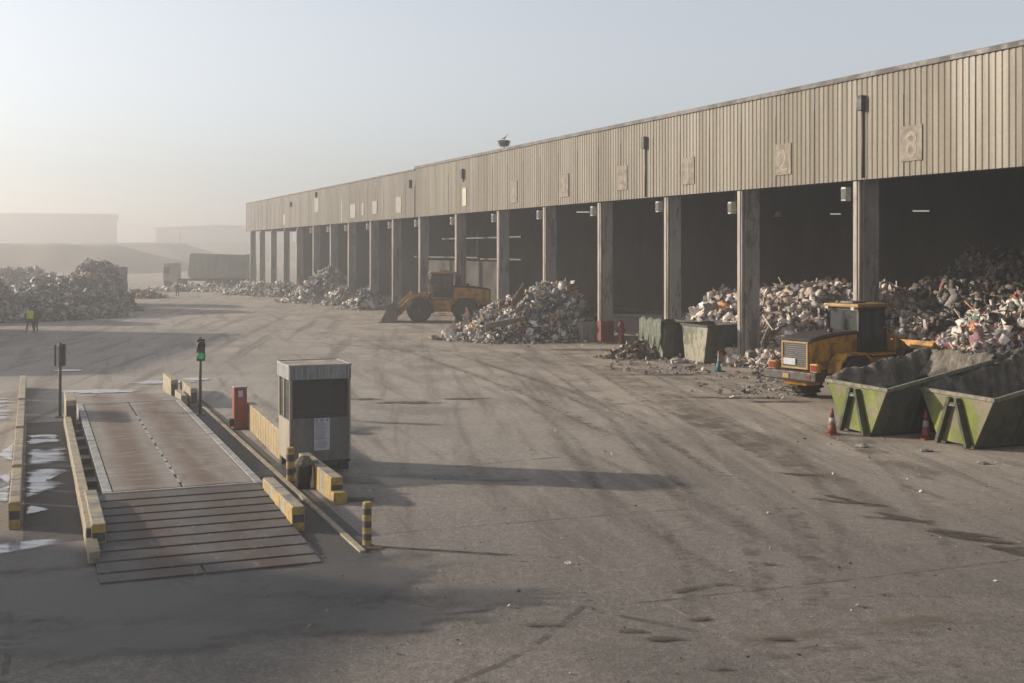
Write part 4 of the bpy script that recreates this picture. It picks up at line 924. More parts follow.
def drape(name, x, y, ang, Wt, L, h0, h1, lab, mat, seed, paths='LB', out=.22, inn=1.15, cat='netting', zoff=0, thick=.05):
    """cloth hanging over the far long rim and the rear rim: short flap outside, long fall inside"""
    r = np.random.RandomState(seed); a = Wt/2; P = []; n = 70
    pts = []
    if 'L' in paths: pts += [((t*L), a, 0, 1) for t in np.linspace(.01, 1, n)]
    if 'B' in paths: pts += [(L, a-t*Wt, 1, 0) for t in np.linspace(.03, 1, int(n*.7))]
    if 'F' in paths: pts = [(0, a-t*Wt, -1, 0) for t in np.linspace(0, 1, n)]
    vs, fs = [], []; K = 15; ph = r.uniform(0, 6, 8)
    ii, kk = np.meshgrid(np.arange(len(pts))*.075, np.linspace(0, 1, K), indexing='ij'); fold = nz(ii+kk*.35, kk*.25, 5.0, seed+40)*.13+nz(ii-kk*.3, kk*.5, 12., seed+41)*.06
    for i, (xx, yy, nx_, ny_) in enumerate(pts):
        h = h0+(h1-h0)*min(1, xx/L); s_ = i*.075
        bul = .03*math.sin(s_*7+ph[0]+1.5*math.sin(s_*2.3)); top = .03+.10*abs(math.sin(s_*1.7+ph[3]))**2+.05*abs(math.sin(s_*6.7+ph[4]))
        o_l = out*(.6+.6*abs(math.sin(s_*2.3+ph[5]))); i_l = inn*(.8+.3*math.sin(s_*1.7+ph[6]))
        for k in range(K):
            u = k/(K-1)
            if u < .28: d = .12; z = h+top-(1-u/.28)*o_l; f_ = bul*(1-u/.28)
            elif u < .42: q_ = (u-.28)/.14; d = .12-q_*.26; z = h+top+.05*math.sin(q_*math.pi); f_ = 0
            else: q_ = (u-.42)/.58; d = -.12-.55*q_**1.3; z = h+top-q_*i_l*1.25; f_ = bul*q_*2.6
            f_ += fold[i, k]*(1.6 if u > .42 else .35); z += fold[i, k]*(.12 if u > .28 else .05)
            z = max(z, .12); vs.append((xx+nx_*(d+f_)-(0 if ny_ == 0 else 0)+r.uniform(-.012, .012), yy+ny_*(d+f_)+r.uniform(-.012, .012), z+zoff+r.uniform(-.015, .015)))
    for i in range(len(pts)-1):
        for k in range(K-1): fs.append((i*K+k, i*K+k+1, (i+1)*K+k+1, (i+1)*K+k))
    me = bpy.data.meshes.new(name); me.from_pydata(vs, [], fs); me.materials.append(mat); me.polygons.foreach_set('use_smooth', [True]*len(fs))
    o = bpy.data.objects.new(name, me); COL.objects.link(o); o.location = (x, y, 0); o.rotation_euler = (0, 0, ang)
    o.modifiers.new('t', 'SOLIDIFY').thickness = thick
    return tag(o, lab, cat)
drape('netting', m1[0]-.02, m1[1]+.08, SA, 3.0, 4.0, 1.5, 2.25, 'grey brown netting draped over the far rim of the left green skip', M['cloth'], 3)
drape('netting', m2[0]+.02, m2[1]-.10, SA, 3.05, 4.0, 1.5, 2.25, 'grey brown netting draped over the far rim of the right green skip', M['cloth'], 8)
drape('netting', 16.9, 41.6, SA, 3.0, 3.6, 1.7, 1.9, 'grey netting heaped over the rim of the third skip behind', M['cloth'], 13)
# old containers under the column
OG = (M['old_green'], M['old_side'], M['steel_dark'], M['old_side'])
q1 = face_mid((683, 324), (712, 327.5), 1.9); c1 = (q1[0]-.05, q1[1]+.6)
skip('skip', c1[0], c1[1], SA, 2.7, 1.9, 1.9, 1.9, 1.95, 'old worn green container standing left of the second column from the right', OG, 'old green containers', braces=False)
c2 = (c1[0]-1.72, c1[1]+2.6)
skip('skip', c2[0], c2[1], SA, 2.6, 1.9, 1.9, 1.9, 1.9, 'old green container with torn tarp hanging over its end, farther left', OG, 'old green containers', braces=False)
drape('tarp', c2[0]-.06, c2[1], SA, 2.5, 1.9, 1.9, 1.9, 'torn green tarp hanging over the end of the left old container', M['cloth_green'], 17, 'F', out=1.3, inn=.5, cat='tarp')
# ------------------------------------------------------------------ cones and small upright things
def cone(px, py, lab, h=.72, mats=('orange', 'white_band'), grp='traffic cones', band=True):
    x, y = G(px, py); o = empty('traffic_cone', (x, y, 0), .3, lab, 'traffic cone', grp)
    MB().box(-.19*h/.72, .19*h/.72, -.19*h/.72, .19*h/.72, 0, .04).build('base', M[mats[0]], o, .01)
    if band:
        MB().lathe([(.15, .04), (.105, h*.42)], 20).build('cone_body', M[mats[0]], o, smooth=True)
        MB().lathe([(.1052, h*.42), (.078, h*.66)], 20).build('band', M[mats[1]], o, smooth=True)
        MB().lathe([(.0775, h*.66), (.035, h-.01), (.02, h)], 20).build('cone_tip', M[mats[0]], o, smooth=True)
    else:
        MB().lathe([(.13, .04), (.08, h*.5)], 16).build('cone_body', M[mats[0]], o, smooth=True)
        MB().lathe([(.08, h*.5), (.05, h*.55), (.03, h)], 16).build('cone_tip', M[mats[1]], o, smooth=True)
cone(832, 434.5, 'orange and white traffic cone left of the left green skip', .80)
cone(926, 439, 'dusty traffic cone in the shade between the two front skips', .85)
cone(718.5, 371.5, 'thin teal and pale cone before the worn old container', .95, ('teal', 'white_band'), None, False)
x, y = hallpt(621, .9); hy = empty('fire_post', (x, y, 0), 0, 'dark red hydrant post standing right of the red footed column', 'hydrant')
MB().lathe([(.24, 0), (.24, .08), (.19, .1), (.19, 1.05), (.21, 1.1), (.17, 1.3), (.06, 1.42)], 16).build('body', M['red_dark'], hy, smooth=True)
MB().tube((-.3, 0, .8), (.3, 0, .8), .08, n=10).build('outlet', M['red_dark'], hy, smooth=True)

# ================================================================== WHEEL LOADER (local x forward)
def loader():
    R = empty('wheel_loader', (0, 0, 0), 0)
    Yl, Dk, Gy = M['yellow_mach'], M['steel_dark'], M['steel_grey']
    # tyre profile with lugs
    ty = MB(); ty.lathe([(.42, -.26), (.70, -.29), (.80, -.24), (.83, -.1), (.83, .1), (.80, .24), (.70, .29), (.42, .26)], 28, 'y')
    for k in range(22):
        t = 2*math.pi*k/22
        for s_ in (-1, 1):
            t2 = t+(0 if s_ > 0 else math.pi/22); vs = []
            for rr in (.815, .875):
                for yy, dt in ((.02, -.045), (.27, .04), (.27, .12), (.02, .035)):
                    vs.append((rr*math.cos(t2+dt), s_*yy, rr*math.sin(t2+dt)))
            ty.add(vs, [(0, 1, 2, 3), (7, 6, 5, 4), (0, 4, 5, 1), (1, 5, 6, 2), (2, 6, 7, 3), (3, 7, 4, 0)])
    tme = ty.mesh('tyre', M['rubber'])
    rme = MB().lathe([(.10, -.20), (.28, -.20), (.42, -.24), (.42, .24), (.28, .17), (.14, .20), (.13, .27), (.02, .28)], 24, 'y').mesh('rim', M['rim_yellow'])
    for x in (-1.65, 1.65):
        for s_ in (-1, 1):
            wh = bpy.data.objects.new('wheel', None); COL.objects.link(wh); wh.parent = R; wh.location = (x, s_*1.08, .86); wh.empty_display_size = .2
            if s_ < 0: wh.rotation_euler = (0, 0, math.pi)
            for me_, nm in ((tme, 'tyre'), (rme, 'rim')):
                o = bpy.data.objects.new(nm, me_); COL.objects.link(o); o.parent = wh
    MB().tube((-1.65, -.8, .86), (-1.65, .8, .86), .16).tube((1.65, -.8, .86), (1.65, .8, .86), .16).build('axle', Dk, R)
    # rear frame and engine hood
    MB().box(-3.2, .35, -.48, .48, .72, 1.25).build('rear_frame', Dk, R, .03)
    hd = MB().prism([(-3.42, 1.22), (-3.46, 2.26), (-3.40, 2.30), (-.80, 2.52), (-.80, 1.22)], -.70, .70).build('engine_hood', Yl, R, .05)
    cv = MB(); cv.v = []; prof = [(-3.50, 2.30), (-3.38, 2.38), (-2.9, 2.47), (-2.2, 2.55), (-1.4, 2.59), (-.78, 2.60)]
    for x, z in prof: cv.v += [(x, -.74, z-.07), (x, -.64, z), (x, .64, z), (x, .74, z-.07)]
    n = len(prof)
    for i in range(n-1):
        for k in range(3): cv.f.append([i*4+k, i*4+k+1, i*4+5+k, i*4+4+k]); cv.m.append(0)
    o = cv.build('hood_cover', M['steel_dark'], hd); o.modifiers.new('t', 'SOLIDIFY').thickness = .07
    gf = MB().box(-3.52, -3.44, -.63, -.56, 1.26, 2.27).box(-3.52, -3.44, .56, .63, 1.26, 2.27).box(-3.52, -3.44, -.56, .56, 2.20, 2.27).box(-3.52, -3.44, -.56, .56, 1.26, 1.33).build('radiator_frame', M['yellow_roof'], R, .01)
    MB().box(-3.475, -3.45, -.56, .56, 1.33, 2.20).build('radiator', M['black'], gf)
    for k in range(11): MB().box(-3.50, -3.477, -.55, .55, 1.38+k*.075, 1.40+k*.075).build('grille_bar', Gy, gf)
    MB().box(-3.53, -3.505, -.05, .52, 1.40, 1.64).build('number_plate', M['paper'], gf)
    for s_ in (-1, 1):
        MB().box(-2.9, -1.2, s_*.703-.012, s_*.703+.012, 1.55, 2.2).build('hood_door', Yl, hd, .02)
    MB().box(-3.80, -3.15, -1.25, 1.25, .86, 1.20).build('counterweight', Dk, R, .05)
    MB().prism([(-3.45, .66), (-3.62, .86), (-2.6, .86), (-2.75, .66)], -.55, .55).build('tow_frame', Yl, R, .03)
    MB().box(-3.83, -3.80, .0, .3, .93, 1.1).build('tow_hook', M['yellow_roof'], R, .01)
    MB().box(-3.82, -3.80, -1.0, -.8, .95, 1.1).build('reflector', M['lens_red'], R)
    for s_ in (-1, 1):
        lb = MB().box(-3.62, -3.40, s_*1.0-.17, s_*1.0+.17, 1.20, 1.50).build('lamp_box', Yl, R, .02)
        MB().box(-3.64, -3.62, s_*1.0-.13, s_*1.0+.13, 1.24, 1.46).build('lamp_lens', M['lens_red'], lb)
        # fenders
        pr = [(-2.62, 1.10), (-2.55, 1.50), (-2.2, 1.82), (-1.1, 1.82), (-.72, 1.50), (-.60, 1.20), (-.66, 1.20), (-.80, 1.46), (-1.15, 1.74), (-2.15, 1.74), (-2.47, 1.46), (-2.55, 1.10)]
        MB().prism(pr, *sorted((s_*.78, s_*1.36))).build('fender', Yl, R, .01)
        MB().prism([(1.0, 1.62), (1.2, 1.84), (2.05, 1.84), (2.35, 1.6), (2.30, 1.56), (2.02, 1.77), (1.22, 1.77), (1.05, 1.57)], *sorted((s_*.84, s_*1.34))).build('fender', Dk, R, .01)
        MB().box(-.62, .62, *sorted((s_*.76, s_*1.12)), .75, 1.62).build('side_tank', Yl, R, .05)
        for k in range(3): MB().box(-.3, .22, *sorted((s_*1.12, s_*1.30)), .5+k*.36, .54+k*.36).build('step', Dk, R)
        MB().box(-.62, .70, *sorted((s_*.78, s_*1.28)), 1.68, 1.74).build('cab_walkway', Yl, R, .01)
        MB().tube((.75, s_*1.2, 1.7), (.75, s_*1.2, 2.6), .022, n=8).tube((.75, s_*1.2, 2.6), (.45, s_*.85, 2.7), .022, n=8).build('handrail', M['yellow_roof'], R)
        # arms
        ar = MB().prism([(.95, 1.95), (1.15, 2.15), (2.35, 1.72), (2.75, 1.30), (3.32, .72), (3.25, .40), (3.05, .42), (2.45, 1.08), (2.1, 1.38), (1.0, 1.72)], *sorted((s_*.42, s_*.56))).build('lift_arm', Yl, R, .02)
        MB().tube((.95, s_*.5, 1.0), (2.25, s_*.5, 1.38), .09, n=12).build('lift_cylinder', Gy, ar, smooth=True)
        # mirrors
        MB().tube((.8, s_*.75, 3.0), (.95, s_*1.15, 3.0), .018, n=6).box(.90, .95, s_*1.15-.10, s_*1.15+.10, 2.72, 3.08).build('mirror', M['black'], R)
    # front frame
    MB().prism([(.55, .60), (.55, 1.35), (.85, 2.05), (1.25, 2.1), (1.9, 1.4), (2.5, 1.15), (2.5, .6)], -.38, .38).build('front_frame', Yl, R, .04)
    MB().tube((1.15, 0, 2.0), (2.2, 0, 1.95), .10, n=12).build('tilt_cylinder', Gy, R, smooth=True)
    MB().prism([(2.1, 1.35), (2.05, 2.15), (2.25, 2.2), (2.5, 1.2)], -.12, .12).bar((2.2, 0, 2.1), (3.2, 0, 1.15), .12, .14).build('bell_crank', Yl, R, .02)
    # cab
    cab = MB().prism([(-.80, 1.65), (-.80, 2.15), (.85, 2.15), (.95, 1.65)], -.74, .74).build('cab_base', Dk, R, .03)
    pil = MB()
    for (x, y) in ((-.76, -.70), (-.76, .70), (.05, -.71), (.05, .71)): pil.box(x-.045, x+.045, y-.04, y+.04, 2.15, 3.42)
    for y in (-.70, .70): pil.bar((.84, y, 2.15), (.68, y, 3.42), .08, .09)
    pil.box(-.8, .72, -.74, .74, 3.34, 3.44); pil.build('cab_frame', Dk, R)
    gl = [MB().box(-.70, .0, s_*.69-.008, s_*.69+.008, 2.16, 3.34) for s_ in (-1, 1)]
    for g in gl: g.build('cab_window', M['cabglass'], R)
    for s_ in (-1, 1): MB().prism([(.10, 2.16), (.10, 3.34), (.66, 3.34), (.80, 2.16)], s_*.69-.008, s_*.69+.008).build('door_window', M['cabglass'], R)
    MB().box(-.775, -.76, -.66, .66, 2.2, 3.34).build('rear_window', M['cabglass'], R)
    MB().hexa([(.83, -.66, 2.16), (.845, -.66, 2.16), (.845, .66, 2.16), (.83, .66, 2.16)], [(.675, -.66, 3.34), (.69, -.66, 3.34), (.69, .66, 3.34), (.675, .66, 3.34)]).build('windscreen', M['cabglass'], R)
    MB().box(-.45, .0, -.24, .24, 2.15, 2.6).box(-.5, -.4, -.24, .24, 2.4, 3.05).build('seat', M['black'], R, .04)
    MB().tube((.25, 0, 2.15), (.45, 0, 2.65), .03, n=8).build('steering_column', M['black'], R)
    rf_ = MB().box(-.95, .92, -.84, .84, 3.45, 3.60).build('cab_roof', M['yellow_roof'], R, .05)
    for s_ in (-1, 1):
        MB().box(.92, .99, s_*.62-.08, s_*.62+.08, 3.36, 3.48).build('work_lamp', M['lampwhite'], rf_, .01)
        MB().box(-1.02, -.95, s_*.62-.08, s_*.62+.08, 3.36, 3.48).build('work_lamp', M['lampwhite'], rf_, .01)
    MB().box(-.6, .2, -.3, .3, 3.602, 3.68).build('roof_unit', M['steel_grey'], rf_, .02)
    MB().tube((-1.25, .38, 2.5), (-1.25, .38, 3.0), .11, n=14).tube((-1.25, .38, 3.0), (-1.25, .38, 3.25), .07, n=12).tube((-1.25, .38, 3.25), (-1.36, .38, 3.38), .065, n=12).build('exhaust_pipe', M['black'], R, smooth=True)
    MB().tube((-1.9, -.3, 2.45), (-1.9, -.3, 2.72), .10, n=14).build('air_intake', M['black'], R, smooth=True)
    # bucket
    b = MB(); pf = [(4.40, .03), (3.55, .03), (3.28, .22), (3.18, .62), (3.30, 1.05), (3.62, 1.35)]
    for (x, z) in pf: b.v += [(x, -1.42, z), (x, 1.42, z)]
    for i in range(len(pf)-1): b.f.append([2*i, 2*i+1, 2*i+3, 2*i+2]); b.m.append(0)
    bk = b.build('bucket', Gy, R, fix=False); bk.modifiers.new('t', 'SOLIDIFY').thickness = .06
    for s_ in (-1, 1): MB().prism([(4.36, .03), (3.55, .03), (3.28, .22), (3.18, .62), (3.30, 1.05), (3.62, 1.33), (4.0, .75)], *sorted((s_*1.42, s_*1.46))).build('bucket_side', Gy, bk)
    MB().box(4.34, 4.52, -1.45, 1.45, .0, .05).build('cutting_edge', M['steel_grey'], bk)
    return R
L1 = loader(); L1.location = (13.3, 46.3, 0); L1.rotation_euler = (0, 0, math.radians(35))
tag(L1, 'yellow wheel loader seen from its rear beside the green skips', 'wheel loader', 'yellow wheel loaders')
L2 = copy_tree(L1); L2.location = (-5.6, 95.6, 0); L2.rotation_euler = (0, 0, math.radians(186)); L2.scale = (1.10,)*3
piv = Matrix.Translation((1.05, 0, 1.9)) @ Matrix.Rotation(math.radians(-19), 4, 'Y') @ Matrix.Translation((-1.05, 0, -1.9))
for c in kids(L1):
    b_ = c.name.split('.')[0]
    if b_ in ('lift_arm', 'bucket', 'bell_crank', 'tilt_cylinder'):
        c.matrix_local = Matrix.Translation((-.45, 0, 0)) @ piv
    if b_ == 'bucket':
        for d in [c]+kids(c):
            if d is c: d.scale = (.9, .84, .9); d.location = d.location+Vector((.3, 0, .05))
            d.data = d.data.copy(); d.data.materials[0] = M['yellow_mach']
tag(L2, 'distant yellow wheel loader in side view with its bucket resting on the ground', 'wheel loader', 'yellow wheel loaders')

# ================================================================== PEOPLE
def person(name, x, y, rz, H, lab, top, vest=None, spread=.16, arms='down'):
    r = empty(name, (x, y, 0), rz, lab, 'person'); k = H/1.78
    P, E = [], []
    def a(p, rad, par=None):
        P.append((p[0]*k, p[1]*k, p[2]*k, rad*k if not isinstance(rad, tuple) else (rad[0]*k, rad[1]*k)))
        if par is not None: E.append((par, len(P)-1))
        return len(P)-1
    pel = a((0, 0, .95), (.15, .11)); ab = a((0, 0, 1.12), (.14, .10), pel); ch = a((0, .01, 1.32), (.20, .12), ab); nb = a((0, 0, 1.47), .07, ch); nk = a((0, -.01, 1.54), .052, nb)
    hd1 = a((0, -.01, 1.62), (.075, .09), nk); hd2 = a((0, -.01, 1.72), (.07, .085), hd1)
    a((0, -.10, 1.655), .012, hd1)
    for s_ in (-1, 1):
        hp = a((s_*.09, 0, .88), .095, pel); kn = a((s_*(spread*.8+.02), -.02, .50), .062, hp); an = a((s_*(spread+.03), .02, .10), .042, kn); a((s_*(spread+.05), -.14, .04), .035, an)
        sh = a((s_*.22, 0, 1.42), .07, ch); el = a((s_*.36, .06, 1.16), .052, sh)
        wr = a((s_*.25, -.07 if arms == 'down' else -.2, .90 if arms == 'down' else 1.15), .03, el); pa = a((s_*.25, -.09 if arms == 'down' else -.26, .83 if arms == 'down' else 1.18), .032, wr)
        bz = P[pa]
        for j in range(4):
            f1 = a((s_*.25+(j-1.5)*.0, -.12+j*.018 if arms == 'down' else -.30, (.76 if arms == 'down' else 1.20)-(.0 if j in (1, 2) else -.012)), .009, pa)
            a((s_*.245, -.13+j*.018 if arms == 'down' else -.34, (.725 if arms == 'down' else 1.19)-(.0 if j in (1, 2) else -.012)), .008, f1)
        a((s_*.23, -.135 if arms == 'down' else -.24, .80 if arms == 'down' else 1.23), .011, pa)
    skin('body', P, E, top, r, 1, 0)
    MB().lathe([(.052*k, 1.565*k), (.078*k, 1.60*k), (.082*k, 1.66*k), (.079*k, 1.70*k)], 14, c=(0, -.018*k, 0)).build('face', M['skin'], r, smooth=True)
    hb = MB().lathe([(.092*k, 1.69*k), (.090*k, 1.74*k), (.06*k, 1.80*k), (.01*k, 1.815*k)], 14).build('hair', M['hair'], r, smooth=True)
    if vest:
        b = MB(); prof = [(.20, .14, .96), (.20, .14, 1.12), (.24, .155, 1.30), (.245, .15, 1.40), (.14, .11, 1.50)]; n = 18
        for (rx, ry, z) in prof:
            for i in range(n):
                t = 2*math.pi*i/n; b.v.append((rx*1.08*math.cos(t)*k, ry*1.12*math.sin(t)*k, z*k))
        for j in range(len(prof)-1):
            for i in range(n): b.f.append([j*n+i, j*n+(i+1) % n, (j+1)*n+(i+1) % n, (j+1)*n+i]); b.m.append(0)
        vo = b.build('vest', vest, r, smooth=True)
    return r
x, y = G(30.4, 333.3); person('person', x-.02, y, .2, 1.84, 'person in a lime yellow safety vest and dark trousers before the left heap', M['navy'], M['vest'], .20)
person('person', x+.13, y+.60, -.2, 1.82, 'person in dark clothes with a maroon jacket half hidden behind the yellow vest', M['navy'], M['maroon'], .08)
x, y = G(177.5, 297); person('person', x, y, .3, 1.76, 'distant hazy person in dark clothes walking before the lorry', M['navy'], None, .12)
x, y = G(147, 297)
st = empty('oil_drum', (x, y, 0), 0, 'tiny dark drum standing right of the block wall in the haze', 'drum')
MB().lathe([(.32, 0), (.32, .3), (.34, .32), (.32, .34), (.32, .6), (.34, .62), (.32, .64), (.32, .95)], 18).build('drum_body', M['red_dark'], st, smooth=True)
MB().lathe([(.30, .951), (.30, .97)], 18).build('lid', M['steel_dark'], st)

# ================================================================== HAZY LORRY AND FAR BUILDINGS
tx, ty_ = G(220, 287); tk = empty('tipper_lorry', (tx, ty_+1, 0), math.radians(4), 'hazy articulated tipper lorry with long rounded trailer beyond the far end of the yard', 'lorry')
u_ = ty_/FP
MB().prism([(-29*u_, 1.3), (-32*u_, 1.8), (-31*u_, 4.9), (-29.5*u_, 5.3), (22*u_, 5.0), (33*u_, 5.2), (34*u_, 1.6), (33*u_, 1.3)], -1.3, 1.3).build('trailer_body', M['truck_green'], tk, .15)
for k in range(9): MB().box((-26+k*7)*u_, (-25.4+k*7)*u_, -1.38, -1.3, 1.5, 4.9).build('trailer_rib', M['truck_grey'], tk)
MB().box(-44*u_, 34*u_, -.5, .5, .95, 1.28).build('chassis', M['steel_dark'], tk)
MB().prism([(-41.5*u_, .7), (-56*u_, .7), (-56.5*u_, 1.8), (-55.5*u_, 3.7), (-41.5*u_, 3.8)], -1.25, 1.25).build('cab', M['truck_grey'], tk, .12)
MB().box(-55.6*u_, -50*u_, -1.27, -1.255, 2.1, 3.1).build('cab_window', M['glass'], tk)
wme = MB().lathe([(.25, -.18), (.52, -.18), (.52, .18), (.25, .18)], 20, 'y').mesh('wheel', M['rubber'])
for xx in (-52, -38, -12, -3.5, 5, 14):
    for s_ in (-1, 1):
        o = bpy.data.objects.new('wheel', wme); COL.objects.link(o); o.parent = tk; o.location = (xx*u_, s_*1.1, .52)
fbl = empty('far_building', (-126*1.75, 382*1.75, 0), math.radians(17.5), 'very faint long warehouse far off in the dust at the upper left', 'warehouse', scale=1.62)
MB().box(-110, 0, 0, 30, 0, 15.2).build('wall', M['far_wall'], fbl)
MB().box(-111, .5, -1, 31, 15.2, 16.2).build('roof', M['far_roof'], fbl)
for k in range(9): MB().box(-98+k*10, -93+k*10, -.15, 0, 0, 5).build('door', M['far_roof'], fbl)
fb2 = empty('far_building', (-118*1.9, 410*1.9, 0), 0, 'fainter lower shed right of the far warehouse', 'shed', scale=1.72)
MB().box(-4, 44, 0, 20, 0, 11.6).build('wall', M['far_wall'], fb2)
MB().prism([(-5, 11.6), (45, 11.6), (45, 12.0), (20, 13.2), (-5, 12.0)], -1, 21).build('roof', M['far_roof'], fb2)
pl_ = empty('lamp_mast', (-94*2.1, 340*2.1, 0), 0, 'thin hazy mast between the far shed and the lorry', 'mast', scale=1.5)
MB().tube((0, 0, 0), (0, 0, 13), .28, .16, n=8).build('mast', M['steel_grey'], pl_)
MB().box(-1.2, 1.2, -.2, .2, 12.6, 13.0).build('lamp_head', M['steel_grey'], pl_)
# added unseen buildings at left, placed and turned to shade the yard
ob = empty('office_building', (-20.9, 24.6, 0), math.radians(156), 'plain two storey office building left of the picture, shading the near yard', 'office building')
MB().box(0, 11, 0, 26, 0, 6.0).build('wall', M['concrete'], ob)
MB().box(-.15, 11.15, -.15, 26.15, 6.0, 6.25).build('roof', M['cap'], ob)
for k in range(7):
    for z in (1.0, 3.8): MB().box(-.03, 0, 2+k*3.4, 3.6+k*3.4, z, z+1.3).build('window', M['cabglass'], ob)
sh2 = empty('storage_shed', (-41.5, 61, 0), 0, 'long metal shed left of the picture, shading the far lane', 'shed')
MB().box(-16, 0, 0, 26, 0, 7.2).build('wall', M['clad_old'], sh2)
MB().prism([(-16.3, 7.2), (.3, 7.2), (.3, 7.4), (-8, 8.6), (-16.3, 7.4)], -.3, 26.3).build('roof', M['roof'], sh2)
for k in range(4): MB().box(0, .06, 2+k*6, 6+k*6, 0, 4.5).build('door', M['steel_grey'], sh2)

# ================================================================== MARKS ON THE YARD
def GP(*p): return [G(*q) for q in p]
def joint(pts, wd, mat, z=.005):
    o = ribbon('expansion_joint', GP(*pts), wd, mat, z)
    o.data.attributes['edge'].data.foreach_set('value', [1.0]*len(o.data.vertices)); return o
jl = decal('joint_line', (.42, .39, .34), .38, .58, 2.5, (1, 1, 1), 0, .32); jd = decal('joint_line_dark', (.09, .08, .07), .40, .60, 1.8, (1, 1, 1), 0, .55)
joint(((480, 492), (523, 523), (600, 570), (680, 612), (745, 648), (800, 683)), .05, jl)
joint(((455, 467), (500, 462), (575, 456)), .10, jd)
joint(((385, 534), (470, 526), (530, 522), (620, 514), (740, 505)), .06, jd)
joint(((375, 547), (470, 552), (560, 558)), .10, jd, .006)
joint(((455, 683), (530, 655), (560, 625), (590, 600)), .12, jd, .006)
joint(((600, 612), (650, 622), (700, 632)), .14, jd, .007)
joint(((620, 605), (780, 588), (1020, 560)), .07, jd)
joint(((0, 683), (120, 640), (250, 612), (330, 600)), .08, jd)
joint(((20, 590), (12, 620), (4, 683)), .10, jd)
# wheel tracks sweeping from the bays towards the lower right, and others
tr = [((600, 352), (640, 380), (700, 420), (780, 470), (880, 520), (1024, 575)), ((560, 350), (590, 385), (640, 425), (720, 475), (830, 535), (960, 590), (1024, 615)),
      ((470, 372), (540, 400), (620, 440), (700, 475)), ((430, 360), (520, 380), (600, 410), (680, 450)), ((720, 490), (760, 560), (770, 620), (740, 683)), ((770, 480), (810, 540), (820, 600), (790, 683)),
      ((640, 500), (690, 560), (700, 620), (660, 683)), ((1024, 620), (900, 640), (760, 655), (600, 683)), ((1024, 655), (900, 668), (800, 683)), ((800, 600), (900, 590), (1024, 600)),
      ((350, 352), (450, 362), (560, 356), (640, 345)), ((200, 318), (300, 330), (420, 345), (520, 368)), ((860, 470), (940, 500), (1024, 520)), ((560, 420), (640, 400), (760, 392)), ((820, 560), (900, 545), (1024, 540))]
for k, t_ in enumerate(tr):
    a_ = .45+.25*((k*7) % 3)
    ribbon('tyre_track', GP(*t_), a_, M['track'], .007+.0004*k, fade=.5, wob=.15)
M['tread'] = decal('tread_marks', (.105, .084, .065), .42, .60, 4.5, (1, 1, 1), 0, .38)
arcs = (((500, 338), (560, 366), (640, 412), (750, 470), (880, 528), (1024, 585)), ((620, 346), (700, 388), (800, 440), (920, 490), (1024, 522)), ((420, 350), (520, 384), (610, 440), (660, 520), (670, 600), (640, 683)),
        ((560, 360), (650, 430), (740, 520), (790, 600), (800, 683)), ((1024, 640), (880, 612), (740, 560), (640, 490), (560, 410)), ((300, 335), (420, 350), (540, 390), (680, 455), (840, 500)), ((760, 402), (850, 470), (900, 560), (880, 683)))
kk_ = 0
for t_ in arcs:
    P_ = GP(*t_)
    for o_ in (-1.0, 1.0):
        Q_ = []
        for i_, p in enumerate(P_):
            a_, b_ = P_[max(i_-1, 0)], P_[min(i_+1, len(P_)-1)]; l_ = math.hypot(b_[0]-a_[0], b_[1]-a_[1]); Q_.append((p[0]-(b_[1]-a_[1])/l_*o_, p[1]+(b_[0]-a_[0])/l_*o_))
        ribbon('tread_mark', Q_, .42, M['tread'], .0420+.0003*kk_, fade=.4, wob=.1); kk_ += 1
for k, t_ in enumerate((((540, 352), (600, 372), (690, 410), (800, 452), (960, 492)), ((350, 345), (470, 352), (600, 376)), ((880, 480), (960, 510), (1024, 530)), ((200, 330), (260, 345), (300, 370)))):
    ribbon('dust_trail', GP(*t_), 1.5, M['dustpale'], .0135+.0004*k, fade=.6)
M['mud'] = decal('dry_mud', (.17, .128, .092), .40, .66, 1.0, (1, 1, 1), 0, .62)
for k, (t_, wd_) in enumerate(((((560, 348), (610, 372), (690, 410), (790, 458), (900, 512), (1024, 566)), 2.6), (((640, 395), (760, 450), (880, 500), (1024, 545)), 1.7), (((820, 420), (900, 470), (1024, 500)), 2.0), (((470, 345), (560, 365), (660, 372), (760, 400)), 2.4), (((300, 340), (420, 352), (520, 350)), 2.6), (((1024, 600), (930, 625), (780, 640), (640, 650)), .9))):
    ribbon('mud_trail', GP(*t_), wd_, M['mud'], .0155+.0004*k, fade=.5, wob=.2)
st_ = [(955, 535, .95, .40, -1.0), (900, 518, 1.1, .22, -1.0), (1010, 552, .8, .3, -1.0), (845, 500, 1.0, .18, -1.05), (410, 403, 1.9, .55, 0), (355, 399.5, 1.5, .5, 0), (465, 399, 1.3, .35, .1), (960, 534, 1.0, .28, -.5), (985, 541, .9, .25, -.5), (850, 503, 1.3, .25, -.5), (800, 475, .9, .18, -.4), (900, 520, 1.0, .2, -.4), (1005, 548, .6, .3, 0),
       (540, 626, .5, .12, 0), (700, 620, .35, .12, .3), (665, 640, .4, .14, 0), (725, 585, .3, .12, 0), (780, 640, .3, .1, 0), (770, 565, .25, .1, 0), (715, 670, .3, .1, 0), (690, 590, .6, .12, .5), (630, 632, .4, .12, 0),
       (740, 398, 2.6, .45, 0), (660, 375, 3, .5, 0), (590, 350, 3.5, .7, 0), (780, 402, 1.8, .4, 0), (80, 580, .5, .1, 0), (60, 632, .8, .15, .1), (35, 620, .4, .1, 0), (140, 650, .5, .1, 0), (370, 548, .42, .30, 0), (340, 560, .4, .1, 0), (350, 500, 1.2, .4, 0)]
for k, (px, py, rx, ry, an) in enumerate(st_):
    x, y = G(px, py); blot('oil_stain', x, y, rx, ry, an, M['stain'], .0185+.0003*k, seed=k)
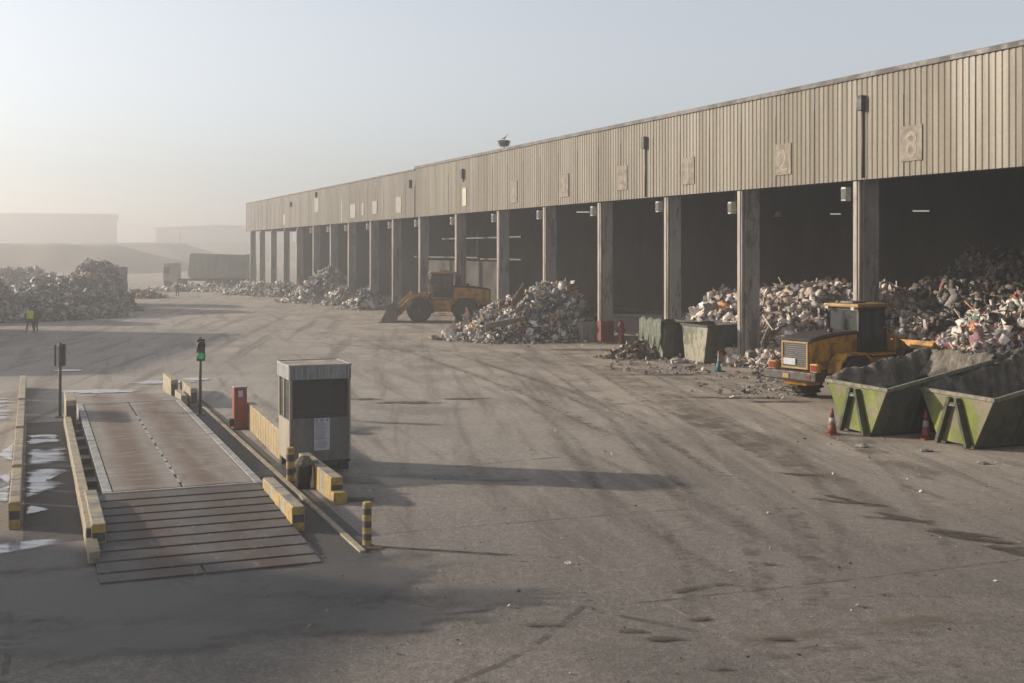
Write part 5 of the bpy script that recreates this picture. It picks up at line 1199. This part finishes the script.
for k, (px, py, rx, ry, an) in enumerate(((170, 590, 5.0, 2.4, .3), (230, 620, 4.0, 1.6, .2), (60, 600, 3.0, 2.4, .2), (330, 580, 2.4, 1.8, .3), (480, 598, 1.8, .8, 0), (380, 620, 2, 1, .2), (120, 640, 3, 1.1, .2), (300, 470, 1.6, 1.5, .3), (330, 430, 2, 1.2, 0), (420, 480, 3.0, 1.0, -.1), (60, 560, 2, 1.2, 0))):
    x, y = G(px, py); blot('damp_patch', x, y, rx, ry, an, M['damp'], .030+.0003*k, seed=50+k, soft=.6)  # shade painted over near-left yard and ramp foot, mixed with damp
# wet patches on the left lane, the sky's pale reflection put into the colour
lw = [((-1.2, 7.9), (-.2, 9.3), (-.75, 9.9), (-.18, 11.3), (-.6, 12.0), (-1.2, 11.5)), ((-1.2, 12.2), (-.15, 12.8), (-.12, 15.2), (-.7, 15.0), (-1.2, 15.6)), ((-1.2, 16.0), (-.2, 16.3), (-.3, 17.9), (-.8, 18.3), (-1.2, 18.0)), ((-1.2, 6.0), (-.65, 6.6), (-1.1, 7.4)),
      ((-1.5, 7.0), (-2.1, 8.6), (-1.5, 9.8), (-1.9, 11.8), (-1.5, 12.0)), ((-1.5, 13.0), (-2.0, 14.5), (-1.5, 17.0)), ((-3.4, 20.5), (-1.5, 21.5), (-1.5, 28.5), (-5.5, 28.5), (-5.5, 21)), ((-3.4, 2.0), (-.3, 3.3), (-.25, 3.9), (-1.5, 3.8), (-3.4, 3.2)), ((-3.0, 4.0), (-1.7, 5.0), (-1.6, 6.3), (-3.0, 5.8))]
for k, p in enumerate(lw): wm('lime_patch', p, M['lime'], .0345+.0003*k)
for k, (px, py, rx, ry) in enumerate(((165, 383, 1.8, .8), (195, 380, .9, .7), (68, 371, .9, .6), (100, 392, 2, .9))):
    x, y = G(px, py); blot('lime_patch', x, y, rx, ry, .1, M['lime'], .038+.0003*k, seed=80+k, soft=.4)
# ================================================================== DUST IN THE AIR
hz = MB().box(-1500, 1500, -300, 1500, -1.0, 28.5).build('haze', [], None)
mh = bpy.data.materials.new('haze'); mh.use_nodes = True; t = mh.node_tree
for n in list(t.nodes):
    if n.type == 'BSDF_PRINCIPLED': t.nodes.remove(n)
pv = t.nodes.new('ShaderNodeVolumePrincipled'); pv.inputs['Color'].default_value = (.92, .90, .875, 1); pv.inputs['Density'].default_value = HAZE; pv.inputs['Anisotropy'].default_value = .58
t.links.new(pv.outputs[0], [n for n in t.nodes if n.type == 'OUTPUT_MATERIAL'][0].inputs['Volume'])
hz.data.materials.append(mh); hz['kind'] = 'stuff'; hz['label'] = 'pale dust haze hanging over the whole yard'; hz['category'] = 'haze'
